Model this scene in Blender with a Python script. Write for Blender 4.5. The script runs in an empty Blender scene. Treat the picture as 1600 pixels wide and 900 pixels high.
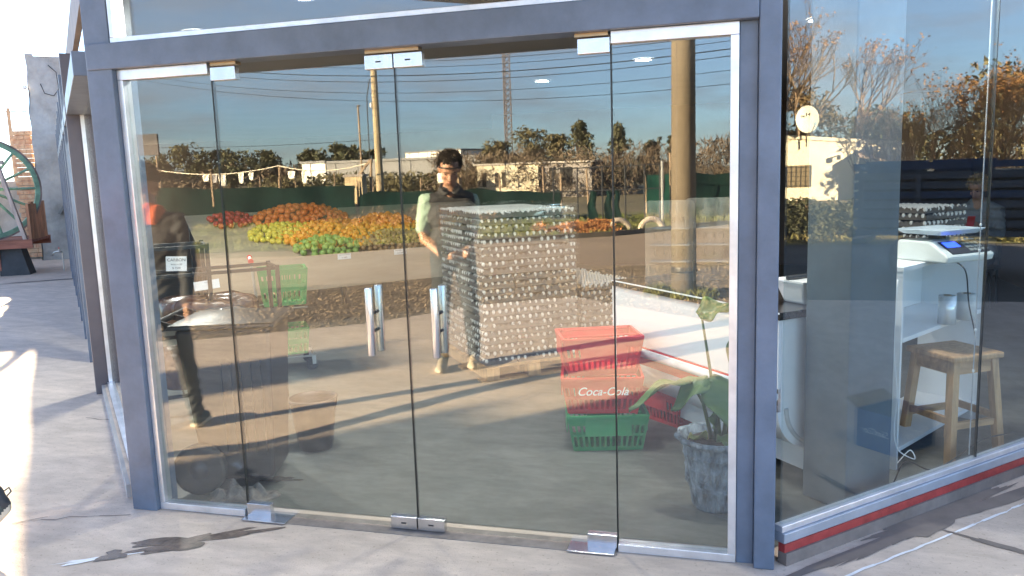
import bpy, bmesh, math, random
import numpy as np
from mathutils import Vector, Matrix
R = math.radians
rnd = random.Random(7)
S = bpy.context.scene
COL = S.collection

# ------------------------------------------------------------------ camera
cam = bpy.data.objects.new('camera', bpy.data.cameras.new('camera')); COL.objects.link(cam)
cam.data.sensor_width = 36.0; cam.data.lens = 1247.4 / 1600 * 36; cam.data.clip_start = .05; cam.data.clip_end = 3000
_y, _p, _r = R(15.565), R(8.308), R(-1.918)
_f = Vector((-math.sin(_y)*math.cos(_p), math.cos(_y)*math.cos(_p), -math.sin(_p)))
_rt = Vector((math.cos(_y), math.sin(_y), 0)); _up = _rt.cross(_f)
_rt2 = _rt*math.cos(_r) + _up*math.sin(_r); _up2 = -_rt*math.sin(_r) + _up*math.cos(_r)
_m = Matrix((_rt2, _up2, -_f)).transposed().to_4x4(); _m.translation = (2.726, -3.184, 1.6)
cam.matrix_world = _m
S.camera = cam

# ------------------------------------------------------------------ sky, sun, exposure
SUN_EL, SUN_AZ = 13.5, 44.7            # the sun stands behind the left end of the shop, low
W = bpy.data.worlds.new('World'); S.world = W; W.use_nodes = True
wn = W.node_tree.nodes; wl = W.node_tree.links
bg = wn['Background']; bg.inputs[1].default_value = 0.052
sky = wn.new('ShaderNodeTexSky'); sky.sky_type = 'NISHITA'; sky.sun_disc = False
sky.sun_elevation = R(SUN_EL); sky.sun_rotation = R(-SUN_AZ); sky.air_density = 1.0; sky.dust_density = .0; sky.ozone_density = 6.0
tc = wn.new('ShaderNodeTexCoord'); mp = wn.new('ShaderNodeMapping'); mp.inputs['Scale'].default_value = (2.2, 2.2, 11)
nz = wn.new('ShaderNodeTexNoise'); nz.inputs['Scale'].default_value = 2.1; nz.inputs['Detail'].default_value = 7; nz.inputs['Roughness'].default_value = .55
rp = wn.new('ShaderNodeValToRGB'); rp.color_ramp.elements[0].position = .47; rp.color_ramp.elements[1].position = .66
rp.color_ramp.elements[0].color = (0, 0, 0, 1); rp.color_ramp.elements[1].color = (.55, .55, .55, 1)
mx = wn.new('ShaderNodeMix'); mx.data_type = 'RGBA'; mx.inputs[7].default_value = (2.3, 2.15, 2.2, 1)
wl.new(tc.outputs['Generated'], mp.inputs[0]); wl.new(mp.outputs[0], nz.inputs['Vector']); wl.new(nz.outputs['Fac'], rp.inputs[0])
wl.new(rp.outputs[0], mx.inputs[0]); hs = wn.new('ShaderNodeHueSaturation'); hs.inputs['Saturation'].default_value = .76; wl.new(sky.outputs[0], hs.inputs['Color']); wl.new(hs.outputs[0], mx.inputs[6]); wl.new(mx.outputs[2], bg.inputs[0])
sun = bpy.data.objects.new('sun', bpy.data.lights.new('sun', 'SUN')); COL.objects.link(sun)
sun.data.energy = 5.0; sun.data.angle = R(.6); sun.data.color = (1, .78, .50)
_sd = Vector((-math.sin(R(SUN_AZ))*math.cos(R(SUN_EL)), math.cos(R(SUN_AZ))*math.cos(R(SUN_EL)), math.sin(R(SUN_EL))))
sun.rotation_euler = _sd.to_track_quat('Z', 'Y').to_euler()
S.view_settings.view_transform = 'Standard'; S.view_settings.look = 'None'; S.view_settings.gamma = 1
S.view_settings.use_curve_mapping = False; S.view_settings.exposure = 3.72
S.render.engine = 'CYCLES'
c = S.cycles; c.max_bounces = 10; c.diffuse_bounces = 4; c.glossy_bounces = 5; c.transmission_bounces = 6; c.transparent_max_bounces = 24
c.caustics_reflective = False; c.caustics_refractive = False; c.sample_clamp_indirect = 6
try: c.use_denoising = True; c.denoiser = 'OPENIMAGEDENOISE'
except Exception: pass

# ------------------------------------------------------------------ materials
MATS = {}
def mat(name, col, rough=.7, metal=0., var=.15, scale=6., bump=0., bscale=40., spec=.5, col2=None, detail=5., trans=0., emit=None, stretch=None, coat=0.):
    """principled material with a noise colour variation and a noise bump, all in object space"""
    if name in MATS: return MATS[name]
    m = bpy.data.materials.new(name); m.use_nodes = True; n = m.node_tree.nodes; l = m.node_tree.links
    b = n['Principled BSDF']; b.inputs['Roughness'].default_value = rough; b.inputs['Metallic'].default_value = metal
    b.inputs['Specular IOR Level'].default_value = spec
    if coat: b.inputs['Coat Weight'].default_value = coat
    t = n.new('ShaderNodeTexCoord'); src = t.outputs['Object']
    if stretch:
        q = n.new('ShaderNodeMapping'); q.inputs['Scale'].default_value = stretch; l.new(src, q.inputs[0]); src = q.outputs[0]
    z = n.new('ShaderNodeTexNoise'); z.inputs['Scale'].default_value = scale; z.inputs['Detail'].default_value = detail; z.inputs['Roughness'].default_value = .62
    l.new(src, z.inputs['Vector'])
    r = n.new('ShaderNodeValToRGB'); r.color_ramp.elements[0].position = .3; r.color_ramp.elements[1].position = .7
    a = col2 if col2 else tuple(x*(1-var*1.6) for x in col); bb = col if col2 else tuple(min(1, x*(1+var)) for x in col)
    r.color_ramp.elements[0].color = (*a, 1); r.color_ramp.elements[1].color = (*bb, 1)
    l.new(z.outputs['Fac'], r.inputs[0]); l.new(r.outputs[0], b.inputs['Base Color'])
    if bump:
        z2 = n.new('ShaderNodeTexNoise'); z2.inputs['Scale'].default_value = bscale; z2.inputs['Detail'].default_value = 4; l.new(src, z2.inputs['Vector'])
        bp = n.new('ShaderNodeBump'); bp.inputs['Strength'].default_value = bump; bp.inputs['Distance'].default_value = .02
        l.new(z2.outputs['Fac'], bp.inputs['Height']); l.new(bp.outputs[0], b.inputs['Normal'])
    if trans:
        b.inputs['Transmission Weight'].default_value = 0
        tr = n.new('ShaderNodeBsdfTranslucent'); l.new(r.outputs[0], tr.inputs[0]); ms = n.new('ShaderNodeMixShader'); ms.inputs[0].default_value = trans
        l.new(b.outputs[0], ms.inputs[1]); l.new(tr.outputs[0], ms.inputs[2]); l.new(ms.outputs[0], n['Material Output'].inputs[0])
    if emit:
        b.inputs['Emission Color'].default_value = (*emit[:3], 1); b.inputs['Emission Strength'].default_value = emit[3]
    MATS[name] = m; return m

def glassmat(name, tint, k, base, rough=0.0, streak=0., dust_haze=0.):
    """clear sheet: Fresnel reflection (scaled for the coating) over a tinted see-through"""
    m = bpy.data.materials.new(name); m.use_nodes = True; n = m.node_tree.nodes; l = m.node_tree.links
    n.remove(n['Principled BSDF'])
    lw = n.new('ShaderNodeLayerWeight'); lw.inputs[0].default_value = .5
    pw = n.new('ShaderNodeMath'); pw.operation = 'POWER'; pw.inputs[1].default_value = 5; l.new(lw.outputs['Facing'], pw.inputs[0])
    ma = n.new('ShaderNodeMath'); ma.operation = 'MULTIPLY_ADD'; ma.use_clamp = True; ma.inputs[1].default_value = k; ma.inputs[2].default_value = base
    l.new(pw.outputs[0], ma.inputs[0]); fac = ma.outputs[0]
    if streak:
        t = n.new('ShaderNodeTexCoord'); q = n.new('ShaderNodeMapping'); q.inputs['Scale'].default_value = (3, 3, 26)
        z = n.new('ShaderNodeTexNoise'); z.inputs['Scale'].default_value = 2.5; z.inputs['Detail'].default_value = 6; l.new(t.outputs['Object'], q.inputs[0]); l.new(q.outputs[0], z.inputs['Vector'])
        r = n.new('ShaderNodeValToRGB'); r.color_ramp.elements[0].position = .55; r.color_ramp.elements[1].position = .78
        r.color_ramp.elements[1].color = (streak, streak, streak, 1); l.new(z.outputs['Fac'], r.inputs[0])
        ad = n.new('ShaderNodeMath'); ad.operation = 'ADD'; ad.use_clamp = True; l.new(fac, ad.inputs[0]); l.new(r.outputs[0], ad.inputs[1]); fac = ad.outputs[0]
    tr = n.new('ShaderNodeBsdfTransparent'); tr.inputs[0].default_value = (*tint, 1)
    gl = n.new('ShaderNodeBsdfGlossy'); gl.inputs['Roughness'].default_value = rough; gl.inputs[0].default_value = (1, 1, 1, 1)
    ms = n.new('ShaderNodeMixShader'); l.new(fac, ms.inputs[0]); l.new(tr.outputs[0], ms.inputs[1]); l.new(gl.outputs[0], ms.inputs[2])
    out = ms.outputs[0]
    if dust_haze:      # pale layer: dirt on panes, frosting on acrylic, painted highlights on the film
        t2 = n.new('ShaderNodeTexCoord'); q2 = n.new('ShaderNodeMapping'); q2.inputs['Scale'].default_value = (3, 3, .8); z2 = n.new('ShaderNodeTexNoise'); z2.inputs['Scale'].default_value = 2.4; z2.inputs['Detail'].default_value = 9; z2.inputs['Roughness'].default_value = .7
        l.new(t2.outputs['Object'], q2.inputs[0]); l.new(q2.outputs[0], z2.inputs['Vector']); r2 = n.new('ShaderNodeValToRGB'); r2.color_ramp.elements[0].position = .45; r2.color_ramp.elements[1].position = .8; r2.color_ramp.elements[0].color = (dust_haze*.35,)*3+(1,); r2.color_ramp.elements[1].color = (dust_haze*2,)*3+(1,); l.new(z2.outputs['Fac'], r2.inputs[0])
        df = n.new('ShaderNodeBsdfDiffuse'); df.inputs[0].default_value = (.7, .68, .65, 1); m3 = n.new('ShaderNodeMixShader'); l.new(r2.outputs[0], m3.inputs[0]); l.new(out, m3.inputs[1]); l.new(df.outputs[0], m3.inputs[2]); out = m3.outputs[0]
    l.new(out, n['Material Output'].inputs[0]); MATS[name] = m; return m

GLASS = glassmat('shop_glass', (.93, .965, .95), .8, .086, dust_haze=.003)
FILM = glassmat('stretch_film', (.985, .985, .985), .5, .012, .16, .55, dust_haze=.03)  # the film's pale haze is painted white highlight
ACRYL = glassmat('acrylic', (.70, .69, .67), .6, .07, .05, dust_haze=.22)
STEEL = mat('painted_steel', (.13, .165, .225), .40, 0, .16, 5, .07, 24, detail=10)
ALU = mat('aluminium', (.78, .78, .80), .34, .75, .10, 9, .02, 50)
BRUSHED = mat('brushed_steel', (.62, .62, .63), .26, .95, .08, 14, .03, 80, stretch=(1, 1, .15))
CONC = mat('pavement_concrete', (.56, .48, .425), .86, 0, .10, 1.1, .16, 26, detail=9)
def concrete(name, c1, c2, speck, sc, rough, bump):
    m = bpy.data.materials.new(name); m.use_nodes = True; n = m.node_tree.nodes; l = m.node_tree.links; b = n['Principled BSDF']; b.inputs['Roughness'].default_value = rough
    t = n.new('ShaderNodeTexCoord'); q = n.new('ShaderNodeMapping'); q.inputs['Rotation'].default_value = (0, 0, .6); q.inputs['Scale'].default_value = (1, 2.6, 1); l.new(t.outputs['Object'], q.inputs[0])
    def nz(s, d, src, r=.6): z = n.new('ShaderNodeTexNoise'); z.inputs['Scale'].default_value = s; z.inputs['Detail'].default_value = d; z.inputs['Roughness'].default_value = r; l.new(src, z.inputs['Vector']); return z.outputs['Fac']
    def ramp(x, a, bb, c0, c1_): r = n.new('ShaderNodeValToRGB'); r.color_ramp.elements[0].position = a; r.color_ramp.elements[1].position = bb; r.color_ramp.elements[0].color = (*c0, 1); r.color_ramp.elements[1].color = (*c1_, 1); l.new(x, r.inputs[0]); return r.outputs[0]
    base = ramp(nz(sc, 10, q.outputs[0], .68), .34, .66, c2, c1); sp = ramp(nz(55, 3, t.outputs['Object']), .30, .40, speck, (1, 1, 1)); st = ramp(nz(sc*4, 8, q.outputs[0], .7), .40, .62, (.86, .85, .84), (1.0, 1.0, 1.0))
    def mul(a, bb): k = n.new('ShaderNodeMix'); k.data_type = 'RGBA'; k.blend_type = 'MULTIPLY'; k.inputs[0].default_value = 1; l.new(a, k.inputs[6]); l.new(bb, k.inputs[7]); return k.outputs[2]
    l.new(mul(mul(base, st), sp), b.inputs['Base Color'])
    ad = n.new('ShaderNodeMath'); ad.operation = 'ADD'; l.new(nz(22, 6, q.outputs[0], .7), ad.inputs[0]); l.new(nz(140, 3, t.outputs['Object']), ad.inputs[1])
    bp = n.new('ShaderNodeBump'); bp.inputs['Strength'].default_value = bump; bp.inputs['Distance'].default_value = .01; l.new(ad.outputs[0], bp.inputs['Height']); l.new(bp.outputs[0], b.inputs['Normal'])
    MATS[name] = m; return m
CONC = concrete('apron_concrete', (.68, .555, .45), (.54, .445, .365), (.72, .70, .68), .9, .88, .35)
FLOORM = concrete('polished_floor', (.165, .17, .155), (.105, .11, .10), (.8, .8, .8), 2.2, .45, .12)
FLOORM0 = mat('shop_floor', (.30, .30, .285), .5, 0, .22, 1.6, .08, 12, detail=9)
WHITE = mat('white_enamel', (.78, .79, .80), .32, 0, .03, 3)
DARK = mat('black_plastic', (.022, .022, .024), .42, 0, .2, 8, .05, 60)
RUBBER = mat('rubber', (.03, .03, .03), .8, 0, .2, 12)
RED = mat('red_plastic', (.66, .03, .035), .38, 0, .06, 5)
GREEN = mat('green_plastic', (.03, .30, .10), .38, 0, .06, 5)
PINE = mat('pine_wood', (.48, .29, .14), .55, 0, .25, 5, .05, 30, stretch=(6, 6, .7))
OLDWOOD = mat('old_wood', (.33, .24, .16), .8, 0, .3, 4, .2, 30, stretch=(1, 1, .25))
PAPER = mat('paper', (.82, .84, .86), .8, 0, .03, 4)
INK = mat('ink', (.02, .02, .025), .7)
SKIN = mat('skin', (.42, .235, .155), .5, 0, .10, 14)

# ------------------------------------------------------------------ mesh builder
class G:
    def __init__(s): s.v = []; s.f = []
    def add(s, v, f):
        o = len(s.v); s.v += [tuple(map(float, p)) for p in v]; s.f += [tuple(i+o for i in q) for q in f]; return s
    def box(s, c, d, rz=0, M=None):
        x, y, z = d[0]/2, d[1]/2, d[2]/2
        P = [Vector((a*x, b*y, e*z)) for e in (-1, 1) for b in (-1, 1) for a in (-1, 1)]
        T = M if M is not None else Matrix.Rotation(rz, 3, 'Z')
        return s.add([T @ p + Vector(c) for p in P], [(0,2,3,1),(4,5,7,6),(0,1,5,4),(2,6,7,3),(0,4,6,2),(1,3,7,5)])
    def bar(s, p0, p1, w, h, up=(0, 0, 1)):
        p0, p1 = Vector(p0), Vector(p1); d = p1-p0; z = d.normalized(); u = Vector(up)
        if abs(z.dot(u)) > .99: u = Vector((0, 1, 0))
        x = u.cross(z).normalized(); y = z.cross(x)
        return s.box((p0+p1)/2, (w, h, d.length), M=Matrix((x, y, z)).transposed())
    def cyl(s, p0, p1, r0, r1=None, n=12, cap=True):
        r1 = r0 if r1 is None else r1; p0, p1 = Vector(p0), Vector(p1); z = (p1-p0).normalized()
        x = z.orthogonal().normalized(); y = z.cross(x); V = []
        for p, r in ((p0, r0), (p1, r1)):
            for i in range(n):
                a = 2*math.pi*i/n; V.append(p + (x*math.cos(a)+y*math.sin(a))*r)
        F = [(i, (i+1) % n, n+(i+1) % n, n+i) for i in range(n)]
        if cap: F += [tuple(range(n-1, -1, -1)), tuple(range(n, 2*n))]
        return s.add(V, F)
    def tube(s, pts, r, n=6):
        pts = [Vector(p) for p in pts]; rr = r if isinstance(r, (list, tuple)) else [r]*len(pts); V = []; prev = None
        for i, p in enumerate(pts):
            t = (pts[min(i+1, len(pts)-1)]-pts[max(i-1, 0)])
            t = t.normalized() if t.length > 1e-9 else Vector((0, 0, 1))
            x = t.orthogonal().normalized() if prev is None else (prev - t*prev.dot(t)).normalized(); prev = x; y = t.cross(x)
            for k in range(n):
                a = 2*math.pi*k/n; V.append(p+(x*math.cos(a)+y*math.sin(a))*rr[i])
        F = [(i*n+k, i*n+(k+1) % n, (i+1)*n+(k+1) % n, (i+1)*n+k) for i in range(len(pts)-1) for k in range(n)]
        F += [tuple(range(n-1, -1, -1)), tuple(range((len(pts)-1)*n, len(pts)*n))]
        return s.add(V, F)
    def lathe(s, prof, c=(0, 0, 0), n=24, wob=None, M=None):
        V = []; T = M if M is not None else Matrix.Identity(3); c = Vector(c)
        for j, (r, z) in enumerate(prof):
            for i in range(n):
                a = 2*math.pi*i/n; q = r*(1+(wob(a, z, j) if wob else 0)); V.append(T @ Vector((q*math.cos(a), q*math.sin(a), z)) + c)
        F = [(j*n+i, j*n+(i+1) % n, (j+1)*n+(i+1) % n, (j+1)*n+i) for j in range(len(prof)-1) for i in range(n)]
        return s.add(V, F)
    def ell(s, c, r, nu=10, nv=6, M=None, jit=0):
        T = M if M is not None else Matrix.Identity(3); c = Vector(c); V = [c + T @ Vector((0, 0, -r[2]))]
        for j in range(1, nv):
            b = -math.pi/2+math.pi*j/nv
            for i in range(nu):
                a = 2*math.pi*i/nu; k = 1+(rnd.uniform(-jit, jit) if jit else 0)
                V.append(c + T @ (Vector((r[0]*math.cos(a)*math.cos(b), r[1]*math.sin(a)*math.cos(b), r[2]*math.sin(b)))*k))
        V.append(c + T @ Vector((0, 0, r[2]))); F = [(0, 1+(i+1) % nu, 1+i) for i in range(nu)]
        for j in range(nv-2):
            o = 1+j*nu; F += [(o+i, o+(i+1) % nu, o+nu+(i+1) % nu, o+nu+i) for i in range(nu)]
        o = 1+(nv-2)*nu; F += [(o+i, o+(i+1) % nu, len(V)-1) for i in range(nu)]
        return s.add(V, F)
    def prism(s, pts, z0, z1):
        n = len(pts); a = sum(pts[i][0]*pts[(i+1) % n][1]-pts[(i+1) % n][0]*pts[i][1] for i in range(n))
        if a < 0: pts = pts[::-1]
        V = [(x, y, z0) for x, y in pts]+[(x, y, z1) for x, y in pts]
        return s.add(V, [tuple(range(n-1, -1, -1)), tuple(range(n, 2*n))]+[(i, (i+1) % n, n+(i+1) % n, n+i) for i in range(n)])
    def sheet(s, pts):
        n = len(pts); a = sum(pts[i][0]*pts[(i+1) % n][1]-pts[(i+1) % n][0]*pts[i][1] for i in range(n))
        if a < 0: pts = pts[::-1]
        return s.add(pts, [tuple(range(n))])
    def grid(s, fn, nu, nv):
        V = [fn(i/nu, j/nv) for j in range(nv+1) for i in range(nu+1)]
        return s.add(V, [(j*(nu+1)+i, j*(nu+1)+i+1, (j+1)*(nu+1)+i+1, (j+1)*(nu+1)+i) for j in range(nv) for i in range(nu)])
    def rot(s, M, t=(0, 0, 0)):
        t = Vector(t); s.v = [tuple(M @ Vector(p) + t) for p in s.v]; return s
    def mesh(s, name, m, smooth=False):
        me = bpy.data.meshes.new(name); me.from_pydata(s.v, [], s.f); me.materials.append(m)
        if smooth: me.polygons.foreach_set('use_smooth', [True]*len(me.polygons))
        me.update(); return me
    def obj(s, name, m, parent=None, smooth=False, bevel=0, loc=None, rz=0, solid=0):
        o = bpy.data.objects.new(name, s.mesh(name, m, smooth)); COL.objects.link(o)
        if parent: o.parent = parent
        if loc is not None: o.location = loc
        if rz: o.rotation_euler.z = rz
        if solid: q = o.modifiers.new('solid', 'SOLIDIFY'); q.thickness = solid
        if bevel: q = o.modifiers.new('bevel', 'BEVEL'); q.width = bevel; q.segments = 2; q.limit_method = 'ANGLE'
        return o

def tag(o, label=None, cat=None, group=None, kind=None):
    if label: o['label'] = label
    if cat: o['category'] = cat
    if group: o['group'] = group
    if kind: o['kind'] = kind
    return o
def thing(name, label, cat, loc=(0, 0, 0), rz=0, group=None):
    o = bpy.data.objects.new(name, None); COL.objects.link(o); o.location = loc; o.rotation_euler.z = rz
    o.empty_display_size = .1
    return tag(o, label, cat, group)
def copy_tree(o, parent=None):
    q = o.copy(); COL.objects.link(q)
    if parent: q.parent = parent
    for ch in list(o.children): copy_tree(ch, q)
    return q
def inst(o, loc, rot=None, scale=None, parent=None, label=None):
    q = o.copy(); COL.objects.link(q); q.location = loc
    if rot is not None: q.rotation_euler = rot
    if scale is not None: q.scale = scale
    if parent: q.parent = parent
    if label: q['label'] = label
    return q
def text(body, size, m, parent, loc, rot, name='lettering', shear=0, depth=.001, align='CENTER', bold=0.):
    cu = bpy.data.curves.new(name, 'FONT'); cu.body = body; cu.size = size; cu.extrude = depth; cu.shear = shear; cu.align_x = align; cu.align_y = 'CENTER'; cu.offset = bold
    t = bpy.data.objects.new(name, cu); COL.objects.link(t); dg = bpy.context.evaluated_depsgraph_get()
    me = bpy.data.meshes.new_from_object(t.evaluated_get(dg)); bpy.data.objects.remove(t); me.materials.clear(); me.materials.append(m)
    o = bpy.data.objects.new(name, me); COL.objects.link(o); o.parent = parent; o.location = loc; o.rotation_euler = rot
    return o

NPR = np.random.RandomState(5)
def leaf_mesh(name, centers, radii, n, size, m, seed=0, flat=.35, up=0.):
    """n leaf quads spread through clumps: centers (k,3), radii (k,3)"""
    r = np.random.RandomState(seed); k = len(centers); idx = r.randint(0, k, n)
    d = r.normal(size=(n, 3)); d /= np.linalg.norm(d, axis=1)[:, None]; d *= (r.uniform(.25, 1, n)**.5)[:, None]
    P = np.array(centers)[idx]+d*np.array(radii)[idx]
    a = r.normal(size=(n, 3)); a[:, 2] += up; a /= np.linalg.norm(a, axis=1)[:, None]; b = r.normal(size=(n, 3)); b -= a*(a*b).sum(1)[:, None]; b /= np.linalg.norm(b, axis=1)[:, None]
    s = (size*r.uniform(.5, 1.3, n))[:, None]; V = np.empty((n, 4, 3)); V[:, 0] = P-a*s; V[:, 1] = P+b*s*flat; V[:, 2] = P+a*s; V[:, 3] = P-b*s*flat
    me = bpy.data.meshes.new(name); me.vertices.add(n*4); me.vertices.foreach_set('co', V.reshape(-1)); me.loops.add(n*4); me.loops.foreach_set('vertex_index', np.arange(n*4, dtype=np.int32))
    me.polygons.add(n); me.polygons.foreach_set('loop_start', np.arange(0, n*4, 4, dtype=np.int32)); me.polygons.foreach_set('loop_total', np.full(n, 4, dtype=np.int32))
    me.materials.append(m); me.update(); me.validate(); return me
def meshobj(name, me, parent=None, loc=None):
    o = bpy.data.objects.new(name, me); COL.objects.link(o)
    if parent: o.parent = parent
    if loc is not None: o.location = loc
    return o

# ================================================================== SETTING
GROUND = mat('field_ground', (.20, .155, .085), .95, 0, .3, .12, .3, 3, col2=(.11, .105, .05))
ROADM = mat('road_dirt', (.37, .275, .19), .9, 0, .14, .5, .2, 9, detail=9)
ASPH = mat('side_asphalt', (.10, .095, .09), .9, 0, .2, .8, .2, 20)
GRAVM = mat('gravel_base', (.22, .17, .12), .95, 0, .35, 9, .5, 30)
STONE = mat('gravel_stone', (.30, .235, .17), .9, 0, .4, 2.3)
GRASSB = mat('grass_ground', (.13, .15, .045), .95, 0, .3, .7, .3, 8, col2=(.19, .15, .07))
GRASS = mat('grass_blade', (.12, .17, .03), .7, 0, .35, .5, trans=.25, col2=(.21, .18, .06))

def sheet(name, pts, z, m, parent=None):
    o = G().sheet([(x, y, z) for x, y in pts]).obj(name, m, parent)
    if parent is None: tag(o, kind='structure')
    return o
sheet('ground', [(-900, -900), (900, -900), (900, 900), (-900, 900)], -.03, GROUND)
NEAR = [(-60, -4.5), (-12, -5.2), (-6, -6.0), (-3.35, -7.5), (0, -9.45), (2.6, -10.4), (9.5, -13.8), (60, -36)]
FAR = [(60, -45), (12, -24.5), (2.6, -19.2), (0, -15.9), (-1.3, -15.1), (-4.4, -13.2), (-6, -11.8), (-14, -10), (-60, -9)]
sheet('road', NEAR + FAR, -.012, ROADM)
sheet('side_street', [(9.5, -13.8), (16.2, -16.7), (16.2, 60), (9.5, 60)], -.016, ASPH)
GN = [(-60, -2.3), (-12, -2.4), (-6, -2.7), (-2.6, -3.65), (-1.1, -4.72), (-.24, -6.0), (.77, -6.7), (1.47, -6.03), (2.71, -5.08), (9.5, -3.5)]
sheet('gravel_verge', GN + NEAR[::-1][1:], -.004, GRAVM)
pave = sheet('pavement', GN + [(9.5, 40), (-60, 40)], 0, CONC)
sheet('grass_verge', FAR[::-1] + [(60, -60), (16, -60), (16, -26.5), (-60, -26)], -.008, GRASSB)
sheet('grass_strip', [(16.2, -14), (24, -14), (24, 60), (16.2, 60)], -.006, GRASSB)
# the edge of the road on the far side: a dark kerb line of soil
kb = G()
for (x0, y0), (x1, y1) in zip(FAR[2:8], FAR[3:9]): kb.bar((x0, y0, .02), (x1, y1, .02), .09, .16)
tag(kb.obj('kerb', mat('kerb_soil', (.10, .085, .065), .9, 0, .3, 3)), kind='structure')

def blob(cx, cy, rx, ry, n=26, rz=0, jag=.25, seed=1):
    q = random.Random(seed); out = []; ph = [q.uniform(0, 6.28) for _ in range(5)]
    for i in range(n):
        a = 2*math.pi*i/n; k = 1+jag*(math.sin(3*a+ph[0])*.5+math.sin(5*a+ph[1])*.35+math.sin(9*a+ph[2])*.3+q.uniform(-.2, .2))
        x, y = rx*k*math.cos(a), ry*k*math.sin(a); out.append((cx+x*math.cos(rz)-y*math.sin(rz), cy+x*math.sin(rz)+y*math.cos(rz)))
    return out
WET = mat('wet_concrete', (.17, .125, .095), .5, 0, .35, 14, .25, 60)
sheet('wet_patch', blob(.385, -.305, .27, .06, 60, R(33), .7, 3), .003, WET, pave)
sheet('wet_patch', blob(.13, -.50, .05, .05, 18, 0, .6, 4), .0035, WET, pave)
LIME = mat('limewash_spill', (.82, .82, .82), .8, 0, .05, 9)
sheet('white_spill', blob(.08, -.545, .14, .016, 40, R(30), .7, 8), .003, LIME, pave)
DRYB = mat('damp_concrete', (.20, .165, .14), .6, 0, .15, 5)
sheet('damp_patch', blob(3.62, .57, .75, .08, 90, R(45), .5, 5), .003, DRYB, pave)
sheet('damp_patch', blob(3.78, .35, .15, .02, 22, R(-30), .5, 6), .0032, DRYB, pave)
sheet('damp_patch', blob(-8.6, 7.9, .9, .10, 24, R(38), .5, 9), .003, DRYB, pave)
CRK = mat('crack_dark', (.12, .10, .09), .95)
def strip(name, pts, w, z, m, parent, jit=.01, seed=0):
    q = random.Random(seed); P = []
    for (x0, y0), (x1, y1) in zip(pts, pts[1:]):
        k = max(2, int(math.hypot(x1-x0, y1-y0)/.06))
        for i in range(k): P.append((x0+(x1-x0)*i/k+q.uniform(-jit, jit), y0+(y1-y0)*i/k+q.uniform(-jit, jit)))
    P.append(pts[-1]); g = G()
    for i in range(len(P)-1):
        d = Vector((P[i+1][0]-P[i][0], P[i+1][1]-P[i][1])); nrm = Vector((-d.y, d.x)).normalized()*w/2*q.uniform(.4, 1.2)
        g.add([(P[i][0]-nrm.x, P[i][1]-nrm.y, z), (P[i+1][0]-nrm.x, P[i+1][1]-nrm.y, z), (P[i+1][0]+nrm.x, P[i+1][1]+nrm.y, z), (P[i][0]+nrm.x, P[i][1]+nrm.y, z)], [(0, 1, 2, 3)])
    return g.obj(name, m, parent)
strip('crack', [(-1.0, -.40), (-.62, -.33), (-.38, -.2), (-.1, -.12)], .005, .0026, CRK, pave, .012, 1)
strip('crack', [(-.62, -.33), (-.5, -.22)], .004, .0026, CRK, pave, .01, 2)
strip('crack', [(-1.6, 1.2), (-1.0, 1.15), (-.8, .95)], .005, .0026, CRK, pave, .012, 3)
strip('joint_line', [(2.93, -.28), (3.5, .28), (4.4, 1.17), (6, 2.75)], .012, .0026, LIME, pave, .004, 4)
strip('joint_line', [(2.4, -.55), (2.93, -.28)], .008, .0026, LIME, pave, .004, 4)

# loose stones of the gravel strip
def stones(n, seed):
    r = np.random.RandomState(seed); o = np.array([[1,0,0],[-1,0,0],[0,1,0],[0,-1,0],[0,0,1],[0,0,-1]], float)
    f = np.array([[0,2,4],[2,1,4],[1,3,4],[3,0,4],[2,0,5],[1,2,5],[3,1,5],[0,3,5]])
    x = r.uniform(-7, 6, n); t = r.uniform(0, 1, n)
    y0 = np.interp(x, [p[0] for p in GN], [p[1] for p in GN]); y1 = np.interp(x, [p[0] for p in NEAR], [p[1] for p in NEAR])
    P = np.stack([x, y0+(y1-y0)*t, np.zeros(n)], 1); s = r.uniform(.007, .022, (n, 1, 1))*r.uniform(.6, 1.3, (n, 6, 3)); a = r.uniform(0, 6.28, n)
    v = o[None]*s; ca, sa = np.cos(a)[:, None], np.sin(a)[:, None]; v = np.stack([v[..., 0]*ca-v[..., 1]*sa, v[..., 0]*sa+v[..., 1]*ca, v[..., 2]*.7], 2)+P[:, None]
    F = (f[None]+6*np.arange(n)[:, None, None]).reshape(-1, 3); me = bpy.data.meshes.new('gravel'); me.from_pydata(v.reshape(-1, 3).tolist(), [], F.tolist()); me.materials.append(STONE); return me
tag(meshobj('gravel', stones(16000, 3)), 'loose brown gravel spread between the concrete apron and the road', 'gravel', kind='stuff')
def tufts(n, seed, xr, fn0, fn1):
    r = np.random.RandomState(seed); x = r.uniform(*xr, n); t = r.uniform(0, 1, n); y0 = fn0(x); y1 = fn1(x)
    return np.stack([x, y0+(y1-y0)*t, np.full(n, .03)], 1)
cc = tufts(2600, 4, (-16, 7), lambda x: np.interp(x, [p[0] for p in FAR[::-1]], [p[1] for p in FAR[::-1]])-.2, lambda x: np.full_like(x, -23.))
tag(meshobj('grass', leaf_mesh('grass', cc, np.full((len(cc), 3), (.22, .22, .06)), 34000, .10, GRASS, 4, .14, 1.6)), 'rough short grass on the verge below the green netting', 'grass', kind='stuff')
cc = np.stack([NPR.uniform(16.4, 22, 900), NPR.uniform(-3, 9, 900), np.full(900, .04)], 1)
DRYG = mat('dry_grass', (.30, .23, .10), .8, 0, .35, 1.2, trans=.2, col2=(.16, .17, .05))
tag(meshobj('dry_grass', leaf_mesh('dry_grass', cc, np.full((900, 3), (.25, .25, .08)), 14000, .12, DRYG, 5, .16, 1.5)), 'dry leafy grass at the foot of the hedge by the cream house', 'grass', kind='stuff')

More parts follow.
